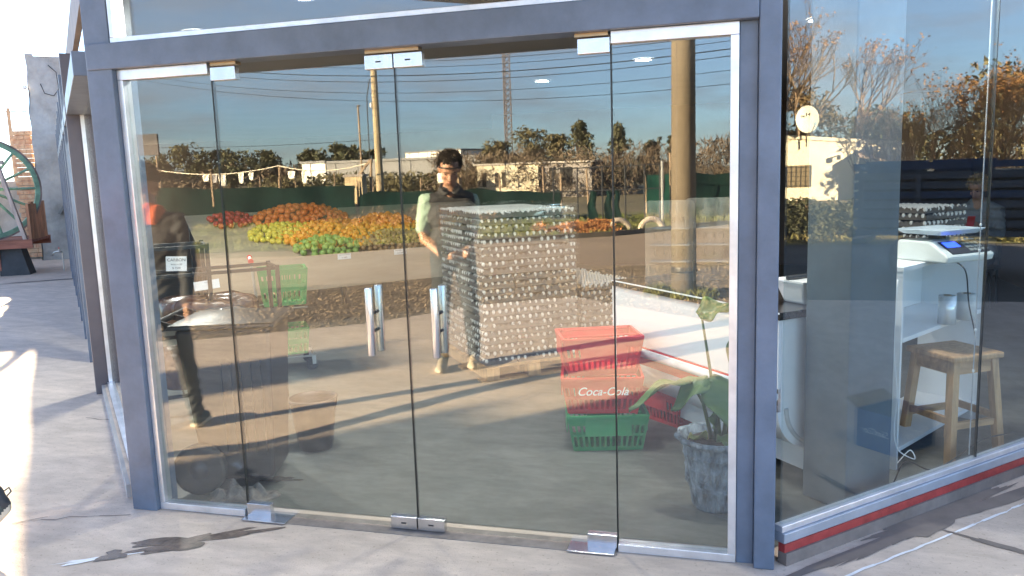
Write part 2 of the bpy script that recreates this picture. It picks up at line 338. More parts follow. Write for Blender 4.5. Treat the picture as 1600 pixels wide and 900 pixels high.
# ================================================================== SHOP BUILDING
shop = thing('shop_building', 'corner shop with grey steel posts, beam and glass walls', 'shop')
Z0, ZB, ZT, ZC, ZR = 0., 2.12, 2.235, 2.56, 2.80
A0 = Vector((-.13, 0, 0)); UL = Vector((-.70711, .70711, 0)); IL = Vector((.70711, .70711, 0))
B0 = Vector((2.89, -.005, 0)); VR = Vector((.70711, .70711, 0)); IR = Vector((-.70711, .70711, 0))
def fl(g, s0, s1, a, b, z0, z1):       # box on the left facade: s along, a..b inward
    cpt = A0+UL*(s0+s1)/2+IL*(a+b)/2; return g.box((cpt.x, cpt.y, (z0+z1)/2), (s1-s0, b-a, z1-z0), rz=R(-45))
def fr_(g, s0, s1, a, b, z0, z1):
    cpt = B0+VR*(s0+s1)/2+IR*(a+b)/2; return g.box((cpt.x, cpt.y, (z0+z1)/2), (s1-s0, b-a, z1-z0), rz=R(45))
def bx(g, x0, x1, y0, y1, z0, z1): return g.box(((x0+x1)/2, (y0+y1)/2, (z0+z1)/2), (x1-x0, y1-y0, z1-z0))
# posts and beam of the chamfered entrance
bx(G(), -.14, -.001, -.055, .105, 0, ZC).obj('post', STEEL, shop, bevel=.004)
bx(G(), 2.748, 2.815, -.02, .075, 0, ZB).obj('post', STEEL, shop, bevel=.003)
bx(G(), 2.816, 2.895, -.06, .075, 0, ZC).obj('post', STEEL, shop, bevel=.006)
bx(G(), -.128, 2.8155, -.065, .06, ZB, ZT).obj('lintel_beam', STEEL, shop, bevel=.004)
bx(G(), 0, 2.814, -.05, .03, ZT+.001, ZT+.024).obj('transom_frame', ALU, shop, bevel=.002)
bx(G(), .001, .024, -.05, .03, ZT+.0245, ZC).obj('transom_frame', ALU, shop, bevel=.002)
gt = G(); bx(gt, -1.38, 1.38, -.004, .004, -.143, .143); gt.obj('transom_pane', GLASS, shop, loc=(1.415, 0, 2.408), rz=R(-.75))
# aluminium frames round the two fixed side panes
for x0, x1, z0, z1 in ((.0, .028, .036, 2.072), (0., .478, 2.0725, 2.119), (0., .478, .001, .0355), (2.716, 2.747, .036, 2.072), (2.272, 2.747, 2.0725, 2.119), (2.272, 2.747, .001, .0355)):
    bx(G(), x0, x1, -.028, .028, z0, z1).obj('aluminium_frame', ALU, shop, bevel=.002)
bx(G(), .0285, .478, -.005, .005, .036, 2.072).obj('fixed_pane', GLASS, shop)
bx(G(), 2.273, 2.7155, -.005, .005, .036, 2.072).obj('fixed_pane', GLASS, shop)
EDGE = mat('glass_edge', (.012, .016, .015), .35)
for x in (.4815, 2.2695): bx(G(), x-.002, x+.002, -.006, .006, .01, 2.07).obj('pane_edge', EDGE, shop)
bx(G(), .48, 2.27, -.06, .055, .0005, .004).obj('threshold', mat('threshold_stone', (.26, .22, .19), .7, 0, .25, 8), shop)
for x0, x1 in ((.49, .72), (2.06, 2.26)):
    bx(G(), x0, x1, -.075, .02, .0045, .010).obj('floor_pivot', BRUSHED, shop, bevel=.001)
for x0, x1 in ((.49, .62), (1.24, 1.48), (2.13, 2.26)):
    bx(G(), x0, x1, -.02, .02, 2.106, 2.1195).obj('top_pivot', mat('brass_plate', (.5, .36, .22), .4, .8), shop)
# swinging leaves
def leaf(x0, x1, hinge_left, label, hx):
    t = thing('glass_door', label, 'door', ((x0 if hinge_left else x1), 0, 0), 0, 'glass door leaves')
    ox = -(x0 if hinge_left else x1)
    def b2(a, b, y0, y1, z0, z1): g = G(); bx(g, a+ox, b+ox, y0, y1, z0, z1); return g
    b2(x0, x1, -.005, .005, .012, 2.068).obj('pane', GLASS, t)
    for xe in (x0, x1): b2(xe-.0015, xe+.0015, -.0055, .0055, .013, 2.067).obj('pane_edge', EDGE, t)
    for (a, b, key) in ((x0, x0+.128, not hinge_left), (x1-.128, x1, hinge_left)):
        for z0, z1 in ((2.042, 2.1), (.008, .066)):
            if z0 < 1 or True:
                # the meeting stiles carry locks, the hinge sides pivots: each has a plate top and bottom
                if (abs(a-x0) < .01 and hinge_left) or (abs(b-x1) < .01 and not hinge_left) or key:
                    p = b2(a+.001, b-.001, -.018, .018, z0, z1).obj('patch_plate', BRUSHED, t, bevel=.002)
                    if key: b2((a+b)/2-.012, (a+b)/2+.012, -.0195, -.0185, (z0+z1)/2-.003, (z0+z1)/2+.003).obj('keyhole', DARK, p)
    for sy in (-1, 1):
        h = G().cyl((hx+ox, sy*.05, .82), (hx+ox, sy*.05, 1.12), .0172, n=20).obj('handle', BRUSHED, t, smooth=False, bevel=.002)
        h.data.polygons.foreach_set('use_smooth', [len(p.vertices) == 4 for p in h.data.polygons])
        for z in (.925, 1.005): G().cyl((hx+ox, sy*.006, z), (hx+ox, sy*.034, z), .0075, n=10).obj('standoff', DARK, h)
    return t
d1 = leaf(.4845, 1.3605, True, 'left leaf of the frameless glass door with steel tube handle', 1.205)
d2 = leaf(1.3645, 2.267, False, 'right leaf of the frameless glass door with steel tube handle', 1.508)

d1.rotation_euler.z = R(.14); d2.rotation_euler.z = R(-.12)
# left side: long glazed wall seen almost edge on
for s in (2.6, 3.9, 5.2, 6.5, 7.8, 9.1, 10.4, 11.7, 13.0):
    fl(G(), s-.055, s+.055, -.10, .07, 0, ZC).obj('post', mat('brown_primer_steel', (.13, .12, .135), .5, 0, .1, 3) if s < 3 else STEEL, shop, bevel=.003)
fl(G(), .14, 13.05, -.06, -.0405, 0, .0695).obj('kerb_base', mat('kerb_base', (.42, .40, .39), .85, 0, .15, 3, .1, 20), shop)
fl(G(), .14, 13.05, -.04, .06, 0, .0695).obj('kerb_core', CONC, shop)
for i, s in enumerate((0.15, 2.66, 3.96, 5.26, 6.56, 7.86, 9.16, 10.46, 11.76)):
    e = s+(2.38 if i == 0 else 1.18)
    fl(G(), s, e, .005, .013, .09, 2.11).obj('side_pane', GLASS, shop)
    fl(G(), s, e, .005, .013, 2.25, ZC-.005).obj('side_pane', GLASS, shop)
    fl(G(), s, e, -.095, .055, ZB, ZT).obj('side_beam', STEEL, shop, bevel=.003)
    for a, b in ((s, s+.012), (e-.012, e)): fl(G(), a, b, -.008, .03, .09, ZB-.002).obj('aluminium_frame', ALU, shop)
    fl(G(), s, e, -.02, .03, .07, .0895).obj('aluminium_frame', ALU, shop)
PLASTER = mat('old_plaster', (.38, .37, .36), .92, 0, .30, 1.3, .35, 9, detail=9)
fl(G(), 13.06, 16.4, -.03, .2, 0, ZC).obj('end_wall', mat('pale_render', (.55, .50, .46), .9, 0, .12, 2, .1, 20), shop)
# right side: full-height glass on a sill
fr_(G(), .03, 4.7, -.045, -.002, 0, .052).obj('plinth', mat('brown_plinth', (.20, .165, .145), .8, 0, .25, 4, .15, 25), shop)
fr_(G(), .03, 4.7, -.036, -.003, .0525, .088).obj('red_strip', mat('red_oxide_paint', (.36, .045, .04), .55, 0, .2, 12), shop)
fr_(G(), .03, 4.7, -.034, .03, .0885, .130).obj('sill', mat('galvanised_sill', (.42, .46, .52), .4, .5, .12, 4), shop, bevel=.003)
fr_(G(), .03, 4.7, -.022, .022, .1305, .158).obj('sill', ALU, shop, bevel=.003)
for s0, s1 in ((.045, 1.379), (1.383, 3.0), (3.004, 4.6)):
    fr_(G(), s0, s1, -.005, .005, .159, ZC-.005).obj('window_pane', GLASS, shop)
    fr_(G(), s1, s1+.004, -.006, .006, .159, ZC-.005).obj('pane_edge', EDGE, shop)
fr_(G(), 4.605, 4.75, -.04, .1, 0, ZC).obj('post', STEEL, shop)
# roof with the square corner that oversails the entrance; ceiling, back walls, floor
K = (1.38, -1.53)
ROOFM = mat('roof_metal', (.17, .135, .11), .6, 0, .15, 3)
roofpts = [K, (6.35, 3.44), (6.35, 14.2), (-13.6, 14.2), (-12.2, 12.06)]
G().prism(roofpts, ZC, ZR).obj('roof', ROOFM, shop)
inpts = [(-.1, .1), (2.86, .1), (6.1, 3.35), (6.1, 13.9), (-13, 13.9), (-11.6, 11.6)]
G().sheet([(x, y, ZC-.004) for x, y in inpts]).obj('ceiling', mat('ceiling_board', (.24, .235, .23), .85, 0, .06, 1), shop)
G().sheet([(x, y, .0035) for x, y in inpts]).obj('shop_floor', FLOORM, shop)
BACK = mat('back_wall_paint', (.085, .065, .06), .8, 0, .2, .8)
bx(G(), -13.4, 6.2, 13.9, 14.1, 0, ZC-.002).obj('back_wall', BACK, shop)
bx(G(), 6.11, 6.25, 3.6, 13.89, 0, ZC-.002).obj('back_wall', BACK, shop)
bx(G(), -1.2, 6.1, 10.0, 10.12, 0, ZC-.006).obj('partition_wall', BACK, shop)
bx(G(), 6.15, 6.35, 3.6, 14.2, ZR+.001, 3.55).obj('parapet', ROOFM, shop)  # unseen raised edge, added to keep the trailer in shade
# grey column just inside the right-hand window
cpt = B0+VR*.79+IR*.27
col = G().box((cpt.x, cpt.y, (ZC+.004)/2), (.32, .24, ZC-.012), rz=R(45)).obj('column', mat('column_paint', (.10, .125, .145), .5, 0, .12, 3, .03, 30), shop, bevel=.006)

# lit downlights in the ceiling, plus unseen ones added to brighten the goods
LAMP = mat('downlight_glow', (.9, .9, .9), .5, emit=(1, .96, .9, 14)); FILLN = mat('fill_glow_strong', (.9, .9, .9), .5, emit=(1, .96, .9, 62)); FILLF = mat('fill_glow_fruit', (.9, .9, .9), .5, emit=(1, .96, .9, 150))  # the strong and fruit glows serve only the added fill lights
for x, y, l in ((-.60, 1.41, 'round lit downlight in the ceiling nearest the left glass wall'), (.75, 5.4, 'round lit downlight deepest in the shop above the door'),
             (1.95, 4.22, 'round lit downlight beside the concrete pole reflection'), (3.29, 2.79, 'round lit downlight behind the right-hand window'),
             (-1.93, 2.46, 'added unseen fill light between the left glass wall and the fruit stand'), (1.75, .75, 'added unseen fill light just inside the door above the baskets'), (.55, .75, 'added unseen fill light just inside the door above the bin'), (3.45, 1.05, 'added unseen fill light above the pine stool')):
    t = thing('ceiling_light', l, 'ceiling light', (x, y, ZC-.005), 0, 'downlights in the shop ceiling')
    G().lathe([(.088, 0), (.088, -.012), (.072, -.014), (.07, -.004)], n=28).obj('rim', WHITE, t, True)
    G().lathe([(.0701, -.006), (.05, -.009), (.001, -.010)], n=28).obj('lens', FILLF if 2.4 < y < 2.5 else FILLN if y < 1.2 else LAMP, t, True)

# ================================================================== INSIDE THE SHOP
# ---- pallets of egg trays wrapped in film
TRAY = mat('pulp_tray', (.15, .125, .105), .95, 0, .18, 9, .25, 60)
EGG = mat('egg_shell', (.86, .80, .73), .45, 0, .05, 5)
def tray_mesh(sx, sy, nx, ny):
    g = G()
    def f(u, v):
        a = math.cos(u*nx*2*math.pi)*math.cos(v*ny*2*math.pi); e = (u in (0, 1) or v in (0, 1))
        return ((u-.5)*sx, (v-.5)*sy, .02+.014*a)
    g.grid(f, nx*2, ny*2)
    # moulded rim that closes the tray to the side, with a scalloped top edge
    n = 12
    for (p0, p1) in (((-.5, -.5), (.5, -.5)), ((.5, -.5), (.5, .5)), ((.5, .5), (-.5, .5)), ((-.5, .5), (-.5, -.5))):
        V = []
        for i in range(n+1):
            t = i/n; x = (p0[0]+(p1[0]-p0[0])*t)*sx; y = (p0[1]+(p1[1]-p0[1])*t)*sy
            V += [(x, y, .0), (x*.985, y*.985, .038+(.008 if i % 2 else -.010))]
        g.add(V, [(2*i, 2*i+2, 2*i+3, 2*i+1) for i in range(n)])
    return g
def egg_pallet(label, loc, rz, nx, ny, layers, sx, sy, film=True, base=True):
    t = thing('egg_pallet', label, 'egg pallet', loc, rz, 'pallets of egg trays')
    Lx, Ly = nx*sx, ny*sy; z0 = .135
    if base:
        for k in range(5): bx(G(), -.04, Lx+.04, k*(Ly-.1)/4, k*(Ly-.1)/4+.1, .113, .133).obj('deck_board', PINE, t)
        for k in range(3): bx(G(), k*(Lx-.1)/2, k*(Lx-.1)/2+.1, -.02, Ly+.02, .022, .112).obj('bearer', PINE, t)
        for k in range(3): bx(G(), -.04, Lx+.04, k*(Ly-.1)/2, k*(Ly-.1)/2+.1, .004, .0215).obj('bottom_board', PINE, t)
    me = tray_mesh(sx*.985, sy*.985, 5, 5).mesh('egg_tray', TRAY); q = random.Random(3)
    for L in range(layers):
        for i in range(nx):
            for j in range(ny):
                if L < layers-1 and 0 < i < nx-1 and 0 < j < ny-1: continue
                o = meshobj('egg_tray', me, t, ((i+.5)*sx+q.uniform(-.006, .006), (j+.5)*sy+q.uniform(-.006, .006), z0+L*.0535))
                o.rotation_euler.z = q.uniform(-.02, .02)
    g = G(); px, py = sx/5, sy/5
    for L in range(layers):
        z = z0+L*.0535+.030+(.004 if L % 2 else 0); off = .5 if L % 2 else .25
        nX, nY = int(Lx/px), int(Ly/py)
        for i in range(nX):
            for y in (.012, Ly-.012):
                if q.random() < .86: g.ell(((i+off)*px, y+q.uniform(-.004, .006), z), (.0145, .0145, .019), 6, 4)
        for j in range(nY):
            for x in (.012, Lx-.012):
                if q.random() < .86: g.ell((x+q.uniform(-.004, .006), (j+off)*py, z), (.0145, .0145, .019), 6, 4)
        if L == layers-1:
            for i in range(1, nX-1):
                for j in range(1, nY-1): g.ell(((i+.4)*px, (j+.4)*py, z), (.018, .018, .024), 6, 4)
    e = g.obj('eggs', EGG, t, True); tag(e, kind='stuff')
    if film:
        H = z0+layers*.0535; fg = G(); n = 26; q2 = random.Random(8)
        ring = []
        for (x, y, X, Y) in ((-.02, -.02, Lx+.02, -.02), (Lx+.02, -.02, Lx+.02, Ly+.02), (Lx+.02, Ly+.02, -.02, Ly+.02), (-.02, Ly+.02, -.02, -.02)):
            ring += [(x+(X-x)*k/6, y+(Y-y)*k/6) for k in range(6)]
        V = []; rows = 18
        for r_ in range(rows+1):
            for (x, y) in ring:
                V.append((x+q2.uniform(-.008, .008), y+q2.uniform(-.008, .008), .1+(H-.07)*r_/rows))
        m_ = len(ring); fg.add(V, [(r_*m_+k, r_*m_+(k+1) % m_, (r_+1)*m_+(k+1) % m_, (r_+1)*m_+k) for r_ in range(rows) for k in range(m_)])
        fg.obj('stretch_film', FILM, t, True)
    return t
ep = egg_pallet('tall film-wrapped pallet of egg trays in the middle of the shop', (.92, 2.49, 0), R(37), 3, 4, 22, .262, .27)
# loose tail of film hanging down the dark side of the stack
fg = G(); fg.grid(lambda u, v: (-.035-.05*math.sin(v*3.1)*(1-u)+.004*math.sin(40*u+9*v), .95-.95*u*(.35+.65*v)-.05*v, 1.0-.98*v+.01*math.sin(25*u)), 14, 14)
fg.obj('film_tail', FILM, ep, True)
egg_pallet('low stack of egg trays on a pallet behind the tall one', (1.55, 3.15, 0), R(37), 2, 4, 10, .262, .27)
egg_pallet('small stack of egg trays behind the scale near the window', (4.15, 3.55, .72), R(45), 2, 2, 7, .27, .27, False, False)

et = thing('side_table', 'small dark table under the egg stack behind the scale', 'table', (4.15, 3.93, 0), R(45))
bx(G(), -.36, .36, -.36, .36, .82, .853).obj('top', OLDWOOD, et, bevel=.004)
for sx in (-1, 1):
    for sy in (-1, 1): bx(G(), sx*.32-.025, sx*.32+.025, sy*.32-.025, sy*.32+.025, .004, .82).obj('leg', OLDWOOD, et)
# ---- fruit stand
T0 = Vector((-1.95, 4.3, 0)); ts = Vector((.70, .714, 0)); td = Vector((-.714, .70, 0)); SL = .4
stand = thing('fruit_stand', 'long sloping wooden fruit stand with a pale front board', 'fruit stand', (-1.95, 4.3, 0), math.atan2(.714, .70))
WOODB = mat('stand_board', (.40, .33, .25), .7, 0, .12, 3, .03, 30, stretch=(.4, 3, 3))
bx(G(), -.7, 3.0, -.075, -.05, .40, .77).obj('front_board', WOODB, stand)
sh = G(); sh.add([(-.7, -.05, .70), (3.0, -.05, .70), (3.0, 1.25, .70+SL*1.3), (-.7, 1.25, .70+SL*1.3), (-.7, -.05, .68), (3.0, -.05, .68), (3.0, 1.25, .68+SL*1.3), (-.7, 1.25, .68+SL*1.3)],
    [(0, 1, 2, 3), (7, 6, 5, 4), (0, 4, 5, 1), (1, 5, 6, 2), (2, 6, 7, 3), (3, 7, 4, 0)]); sh.obj('sloping_shelf', WOODB, stand)
for x in (-.65, 1.1, 2.95):
    bx(G(), x-.025, x+.025, -.045, .005, 0, .68).obj('leg', DARK, stand); bx(G(), x-.025, x+.025, 1.15, 1.2, 0, 1.12).obj('leg', DARK, stand)
def fruit(name, label, cat, group, col, r, sq=1., col2=None, stem=None):
    g = G(); g.ell((0, 0, 0), (r, r, r*sq), 10, 7)
    o = g.obj(name, mat('skin_of_'+name, col, .42, 0, .12, 9, .05, 90, col2=col2), None, True); tag(o, label, cat, group); return o
def heap(proto, s0, s1, d0, d1, peak, n, r, seed):
    """individual pieces piled on the slope"""
    q = random.Random(seed); placed = []; first = True; tries = 0
    while len(placed) < n and tries < n*40:
        tries += 1; s = q.uniform(s0, s1); d = q.uniform(d0, d1)
        u = (s-(s0+s1)/2)/((s1-s0)/2); v = (d-(d0+d1)/2)/((d1-d0)/2)
        if u*u+v*v > 1: continue
        z = .70+SL*(d+.05)+r+peak*(1-(u*u+v*v))*q.uniform(.55, 1)
        if any((s-a)**2+(d-b)**2+(z-e)**2 < (1.62*r)**2 for a, b, e in placed): continue
        placed.append((s, d, z)); P = T0+ts*(s+.13)+td*d; P.z = z
        if first: proto.location = P; first = False
        else: inst(proto, P, (q.uniform(0, 6), q.uniform(0, 6), q.uniform(0, 6)))
heap(fruit('mandarin', 'reddish orange mandarin in the heap at the top of the fruit stand', 'mandarin', 'mandarins heaped at the back of the stand', (.78, .20, .025), .040, .9), -.12, .98, .62, 1.22, .14, 150, .038, 1)
heap(fruit('lemon', 'yellow lemon in the heap at the left of the fruit stand', 'lemon', 'lemons at the left of the stand', (.85, .60, .06), .033, 1.15, (.42, .42, .05)), -.28, .62, .36, .82, .08, 95, .032, 2)
heap(fruit('orange', 'bright orange in the middle heap of the fruit stand', 'orange', 'oranges in the middle of the stand', (.92, .32, .02), .040, .95), .0, 1.5, .16, .78, .12, 150, .038, 3)
heap(fruit('orange', 'yellowish orange in the right-hand heap of the fruit stand', 'orange', 'oranges at the right of the stand', (.85, .45, .03), .040, .95), 1.0, 1.75, .42, .85, .12, 60, .038, 6)
heap(fruit('green_apple', 'green fruit in the heap at the front of the fruit stand', 'green fruit', 'green fruit at the front of the stand', (.36, .52, .12), .041, .9, (.17, .29, .06)), .12, .86, -.02, .36, .11, 70, .040, 4)
heap(fruit('onion', 'brown onion in the heap at the front right of the fruit stand', 'onion', 'onions at the front of the stand', (.36, .19, .10), .032, .85, (.45, .28, .10)), .80, 1.75, -.01, .46, .10, 130, .032, 5)
heap(fruit('tomato', 'red tomato in the low heap left of the mandarins', 'tomato', 'tomatoes left of the mandarins', (.50, .05, .03), .036, .85), -.62, -.12, .82, 1.15, .06, 40, .036, 7)
def price_card(label, loc, rz, w, h, lines, tilt=0, rx=R(90)):
    t = thing('price_card', label, 'price card', loc, rz, 'price cards')
    t.rotation_euler = (0, tilt, rz)
    g = G(); bx(g, -w/2, w/2, -.001, .0, -h/2, h/2); g.obj('card', PAPER, t)
    for body, size, z in lines: text(body, size, INK, t, (0, -.0015, z), (R(90), 0, 0), depth=.0002)
    return t
def onstand(s, z): P = T0+ts*s+td*(-.078); return (P.x, P.y, z)
price_card('small price card on the stand board below the green fruit', onstand(.72, .735), math.atan2(.714, .70), .15, .06, (('TOMATE VERDE', .017, .017), ('$ 1800', .022, -.012)))
price_card('small price card on the stand board by the door edge', onstand(1.38, .735), math.atan2(.714, .70), .15, .06, (('NARANJA JUGO', .017, .017), ('$ 2.200', .022, -.012)))

# ---- charcoal rack and bags behind the left fixed pane
rack = thing('wire_rack', 'black metal rack holding charcoal bags behind the left pane', 'rack', (-.82, 1.30, 0), R(42))
BLK = mat('black_metal', (.03, .032, .036), .45, .3, .1, 6)
for x in (-.18, .18, .62):
    for y in (-.12, .22): G().bar((x, y, 0), (x, y, 1.2 if x < .5 else 1.02), .026, .026).obj('upright', BLK, rack)
for z in (.20, .60, 1.0, 1.18):
    e = .18 if z > 1.1 else .62
    for y in (-.12, .22): G().bar((-.18, y, z), (e, y, z), .022, .022).obj('rail', BLK, rack)
    for x in (-.18, e): G().bar((x, -.12, z), (x, .22, z), .022, .022).obj('rail', BLK, rack)
for z in (.212, .612):
    for k in range(7): G().bar((-.17+k*.13, -.11, z), (-.17+k*.13, .21, z), .01, .006).obj('shelf_wire', BLK, rack)
BAGM = mat('bag_plastic', (.05, .055, .065), .25, 0, .5, 5, .5, 14, col2=(.16, .07, .045)); BAG2 = mat('grey_bag_plastic', (.14, .155, .17), .22, 0, .3, 5, .5, 16)
def bag(label, loc, rz, d, m):
    g = G(); q = random.Random(len(label)); ph = [q.uniform(0, 6) for _ in range(6)]
    def f(u, v):
        a = u*2*math.pi; b = (v-.5)*math.pi; k = 1+.07*math.sin(4*a+ph[0]+5*v)+.05*math.sin(9*a+ph[1])*math.cos(b)+.05*math.sin(11*v+ph[2])
        cx, sx = math.cos(a), math.sin(a); e = .55
        pw = lambda x: math.copysign(abs(x)**e, x)
        return (d[0]/2*pw(cx)*abs(math.cos(b))**.45*k, d[1]/2*pw(sx)*abs(math.cos(b))**.45*k, d[2]/2*(1+math.sin(b))*k)
    g.grid(f, 28, 14); o = g.obj('charcoal_bag', m, None, True, loc=loc, rz=rz); return tag(o, label, 'charcoal bag', 'charcoal bags')
bag('dark printed charcoal bag on the upper shelf of the black rack', (-.70, 1.42, .618), R(40), (.62, .32, .22), BAGM)
bag('grey plastic charcoal bag hanging over the front of the rack', (-.52, 1.30, .618), R(50), (.44, .26, .15), BAG2)
bag('dark charcoal bag on the lowest shelf of the rack', (-.76, 1.36, .218), R(42), (.55, .30, .30), BAGM)
price_card('white card reading CARBON taped to the rack', (-.745, 1.197, 1.08), R(42), .125, .095, (('CARBON', .027, .024), ('bolsa x 20', .016, -.004), ('$ 7500', .018, -.028)), R(4))
price_card('plain white card below the charcoal price', (-.617, 1.313, .925), R(42), .16, .06, (('Lena', .012, .018),), R(-4))

# ---- black wheeled bin
bn = thing('wheeled_bin', 'black two-wheeled bin standing just behind the left pane', 'wheeled bin', (.18, .36, 0), R(18))
g = G()
def frus(g, x0, x1, y0, y1, z0, X0, X1, Y0, Y1, z1):
    return g.add([(x0, y0, z0), (x1, y0, z0), (x1, y1, z0), (x0, y1, z0), (X0, Y0, z1), (X1, Y0, z1), (X1, Y1, z1), (X0, Y1, z1)], [(3, 2, 1, 0), (4, 5, 6, 7), (0, 1, 5, 4), (1, 2, 6, 5), (2, 3, 7, 6), (3, 0, 4, 7)])
frus(g, -.14, .22, -.10, .24, .05, -.22, .26, -.13, .30, .86); g.obj('body', DARK, bn, bevel=.02)
frus(G(), -.25, .29, -.16, .33, .865, -.24, .28, -.15, .32, .885).obj('rim', DARK, bn, bevel=.006)
G().grid(lambda u, v: (-.24+.52*u, -.15+.47*v, .888+.035*math.sin(u*math.pi)*math.sin(v*math.pi)), 8, 8).obj('lid', DARK, bn, True)
G().cyl((-.30, -.12, .90), (-.30, .30, .90), .016).obj('handle_bar', DARK, bn)
for y in (-.11, .09, .28): G().bar((-.30, y, .90), (-.23, y, .875), .02, .03).obj('handle_bracket', DARK, bn)
for y in (-.145, .285):
    w = G(); prof = [(.05, -.025), (.118, -.03), (.13, -.024), (.134, 0), (.13, .024), (.118, .03), (.05, .025)]
    w.lathe(prof, n=48, M=Matrix.Rotation(R(90), 3, 'X'), wob=lambda a, z, j: (.022 if (int(a*24/math.pi) % 2 and 2 <= j <= 4) else 0))
    wh = w.obj('wheel', RUBBER, bn, False, loc=(-.14, y, .136))
    G().lathe([(.001, -.018), (.03, -.022), (.034, -.012), (.098, -.014), (.104, -.024), (.112, -.026)], n=32, M=Matrix.Rotation(R(90), 3, 'X')).obj('rim', mat('hub_plastic', (.05, .05, .055), .5), wh, True)
    G().lathe([(.001, .018), (.03, .022), (.034, .012), (.098, .014), (.104, .024), (.112, .026)], n=32, M=Matrix.Rotation(R(90), 3, 'X')).obj('rim', MATS['hub_plastic'], wh, True)
G().cyl((-.14, -.16, .136), (-.14, .30, .136), .012).obj('axle', BLK, bn)
for k in range(5): bx(G(), -.02+.05*k, .0+.05*k, -.128-.001*k, -.115, .2, .7).obj('rib', DARK, bn)
# floor cloth
g = G(); ph = [rnd.uniform(0, 6) for _ in range(6)]
g.grid(lambda u, v: (.17*(u-.5)*2*(1+.15*math.sin(9*v+ph[0])), .085*(v-.5)*2*(1+.25*math.sin(7*u+ph[1])), .006+.05*max(0, 1-(2*u-1)**2)*max(0, 1-(2*v-1)**2)*(1+.5*math.sin(19*u+5*v+ph[2])+.4*math.sin(23*v+ph[3])+.3*math.sin(31*u+ph[4]))), 40, 24)
tag(g.obj('floor_cloth', mat('rag', (.17, .155, .14), .95, 0, .3, 20, .4, 60), None, True, loc=(.33, .17, 0), rz=R(5)), 'crumpled grey-brown cloth on the floor by the bin wheel', 'cloth')
fo = [o for o in shop.children if o.name.startswith('shop_floor')][0]
sheet('wet_patch', blob(.40, .42, .09, .035, 22, R(15), .6, 12), .0075, mat('wet_floor', (.07, .065, .06), .2, 0, .2, 8), fo)
# bucket
bk = thing('bucket', 'black plastic bucket on the shop floor behind the left leaf', 'bucket', (.33, .93, 0))
G().lathe([(.001, .004), (.095, .004), (.10, .01), (.135, .29), (.145, .295), (.145, .315), (.135, .315), (.130, .29), (.094, .02), (.001, .018)], n=32).obj('pail', DARK, bk, True)
g = G(); g.tube([(.145*math.cos(a), .02, .31-.14*math.sin(a)) for a in [math.pi*k/14 for k in range(15)]], .004).obj('handle', BLK, bk)

# ---- basket trolley
tr = thing('basket_trolley', 'green two-tier basket trolley with a red handle', 'trolley', (-.92, 2.72, 0), R(35))
CHR = mat('chrome_wire', (.55, .56, .55), .3, .8, .05, 5)
def basket_part(name, x0, x1, y0, y1, z0, z1, m, parent, flare=.03, sl=9, bands=((0, .10), (.40, .60), (.86, 1.0))):
    """open basket: rim, floor and slatted sides in one shell"""
    g = G(); t = .006
    c0 = [(x0, y0), (x1, y0), (x1, y1), (x0, y1)]; c1 = [(x0-flare, y0-flare), (x1+flare, y0-flare), (x1+flare, y1+flare), (x0-flare, y1+flare)]
    bx(g, x0, x1, y0, y1, z0, z0+t)
    H = z1-z0
    for k in range(4):
        p0, p1 = c0[k], c0[(k+1) % 4]; q0, q1 = c1[k], c1[(k+1) % 4]
        def at(u, w): a = Vector((p0[0]+(p1[0]-p0[0])*u, p0[1]+(p1[1]-p0[1])*u, z0)); b = Vector((q0[0]+(q1[0]-q0[0])*u, q0[1]+(q1[1]-q0[1])*u, z1)); return a+(b-a)*w
        for w0, w1 in bands:
            a = (at(0, (w0+w1)/2), at(1, (w0+w1)/2)); g.bar(a[0], a[1], H*(w1-w0), t, up=(at(.5, 1)-at(.5, 0)).cross(a[1]-a[0]).normalized())
        for i in range(sl+1):
            u = i/sl; wd = .5 if i in (0, sl) else .42
            L = math.hypot(p1[0]-p0[0], p1[1]-p0[1])/sl*wd; tang = (at(1, 0)-at(0, 0)).normalized()
            g.bar(at(u, .02), at(u, .98), t*.9, L, up=tang)
        a, b = at(0, 1), at(1, 1); g.bar(a, b, .016, .012)
    return g.obj(name, m, parent)
basket_part('basket', -.16, .16, -.13, .15, .56, .86, GREEN, tr, .03, 9)
basket_part('basket', -.15, .15, -.12, .14, .14, .36, GREEN, tr, .02, 8)
for y in (-.15, .17):
    G().tube([(-.24, y, .12), (-.22, y, .62), (-.24, y, .95)], .009).obj('frame_tube', CHR, tr); G().tube([(-.24, y, .12), (.22, y, .12)], .009).obj('frame_tube', CHR, tr)
    G().tube([(-.22, y, .54), (.18, y, .54)], .007).obj('frame_tube', CHR, tr)
for x in (-.22, .2): G().tube([(x, -.15, .12), (x, .17, .12)], .009).obj('frame_tube', CHR, tr)
hb = G().cyl((-.245, -.17, .95), (-.245, .19, .95), .014).obj('handle_bar', mat('pale_grip', (.75, .72, .66), .5), tr)
for y in (-.18, .18): G().cyl((-.245, y-.02, .95), (-.245, y+.03, .95), .022).obj('grip_end', RED, hb)
for x in (-.22, .2):
    for y in (-.15, .17):
        w = G().cyl((x-.02, y-.012, .047), (x-.02, y+.012, .047), .045, n=20).obj('castor', RUBBER, tr); G().bar((x, y, .05), (x, y, .12), .03, .035).obj('fork', CHR, w)

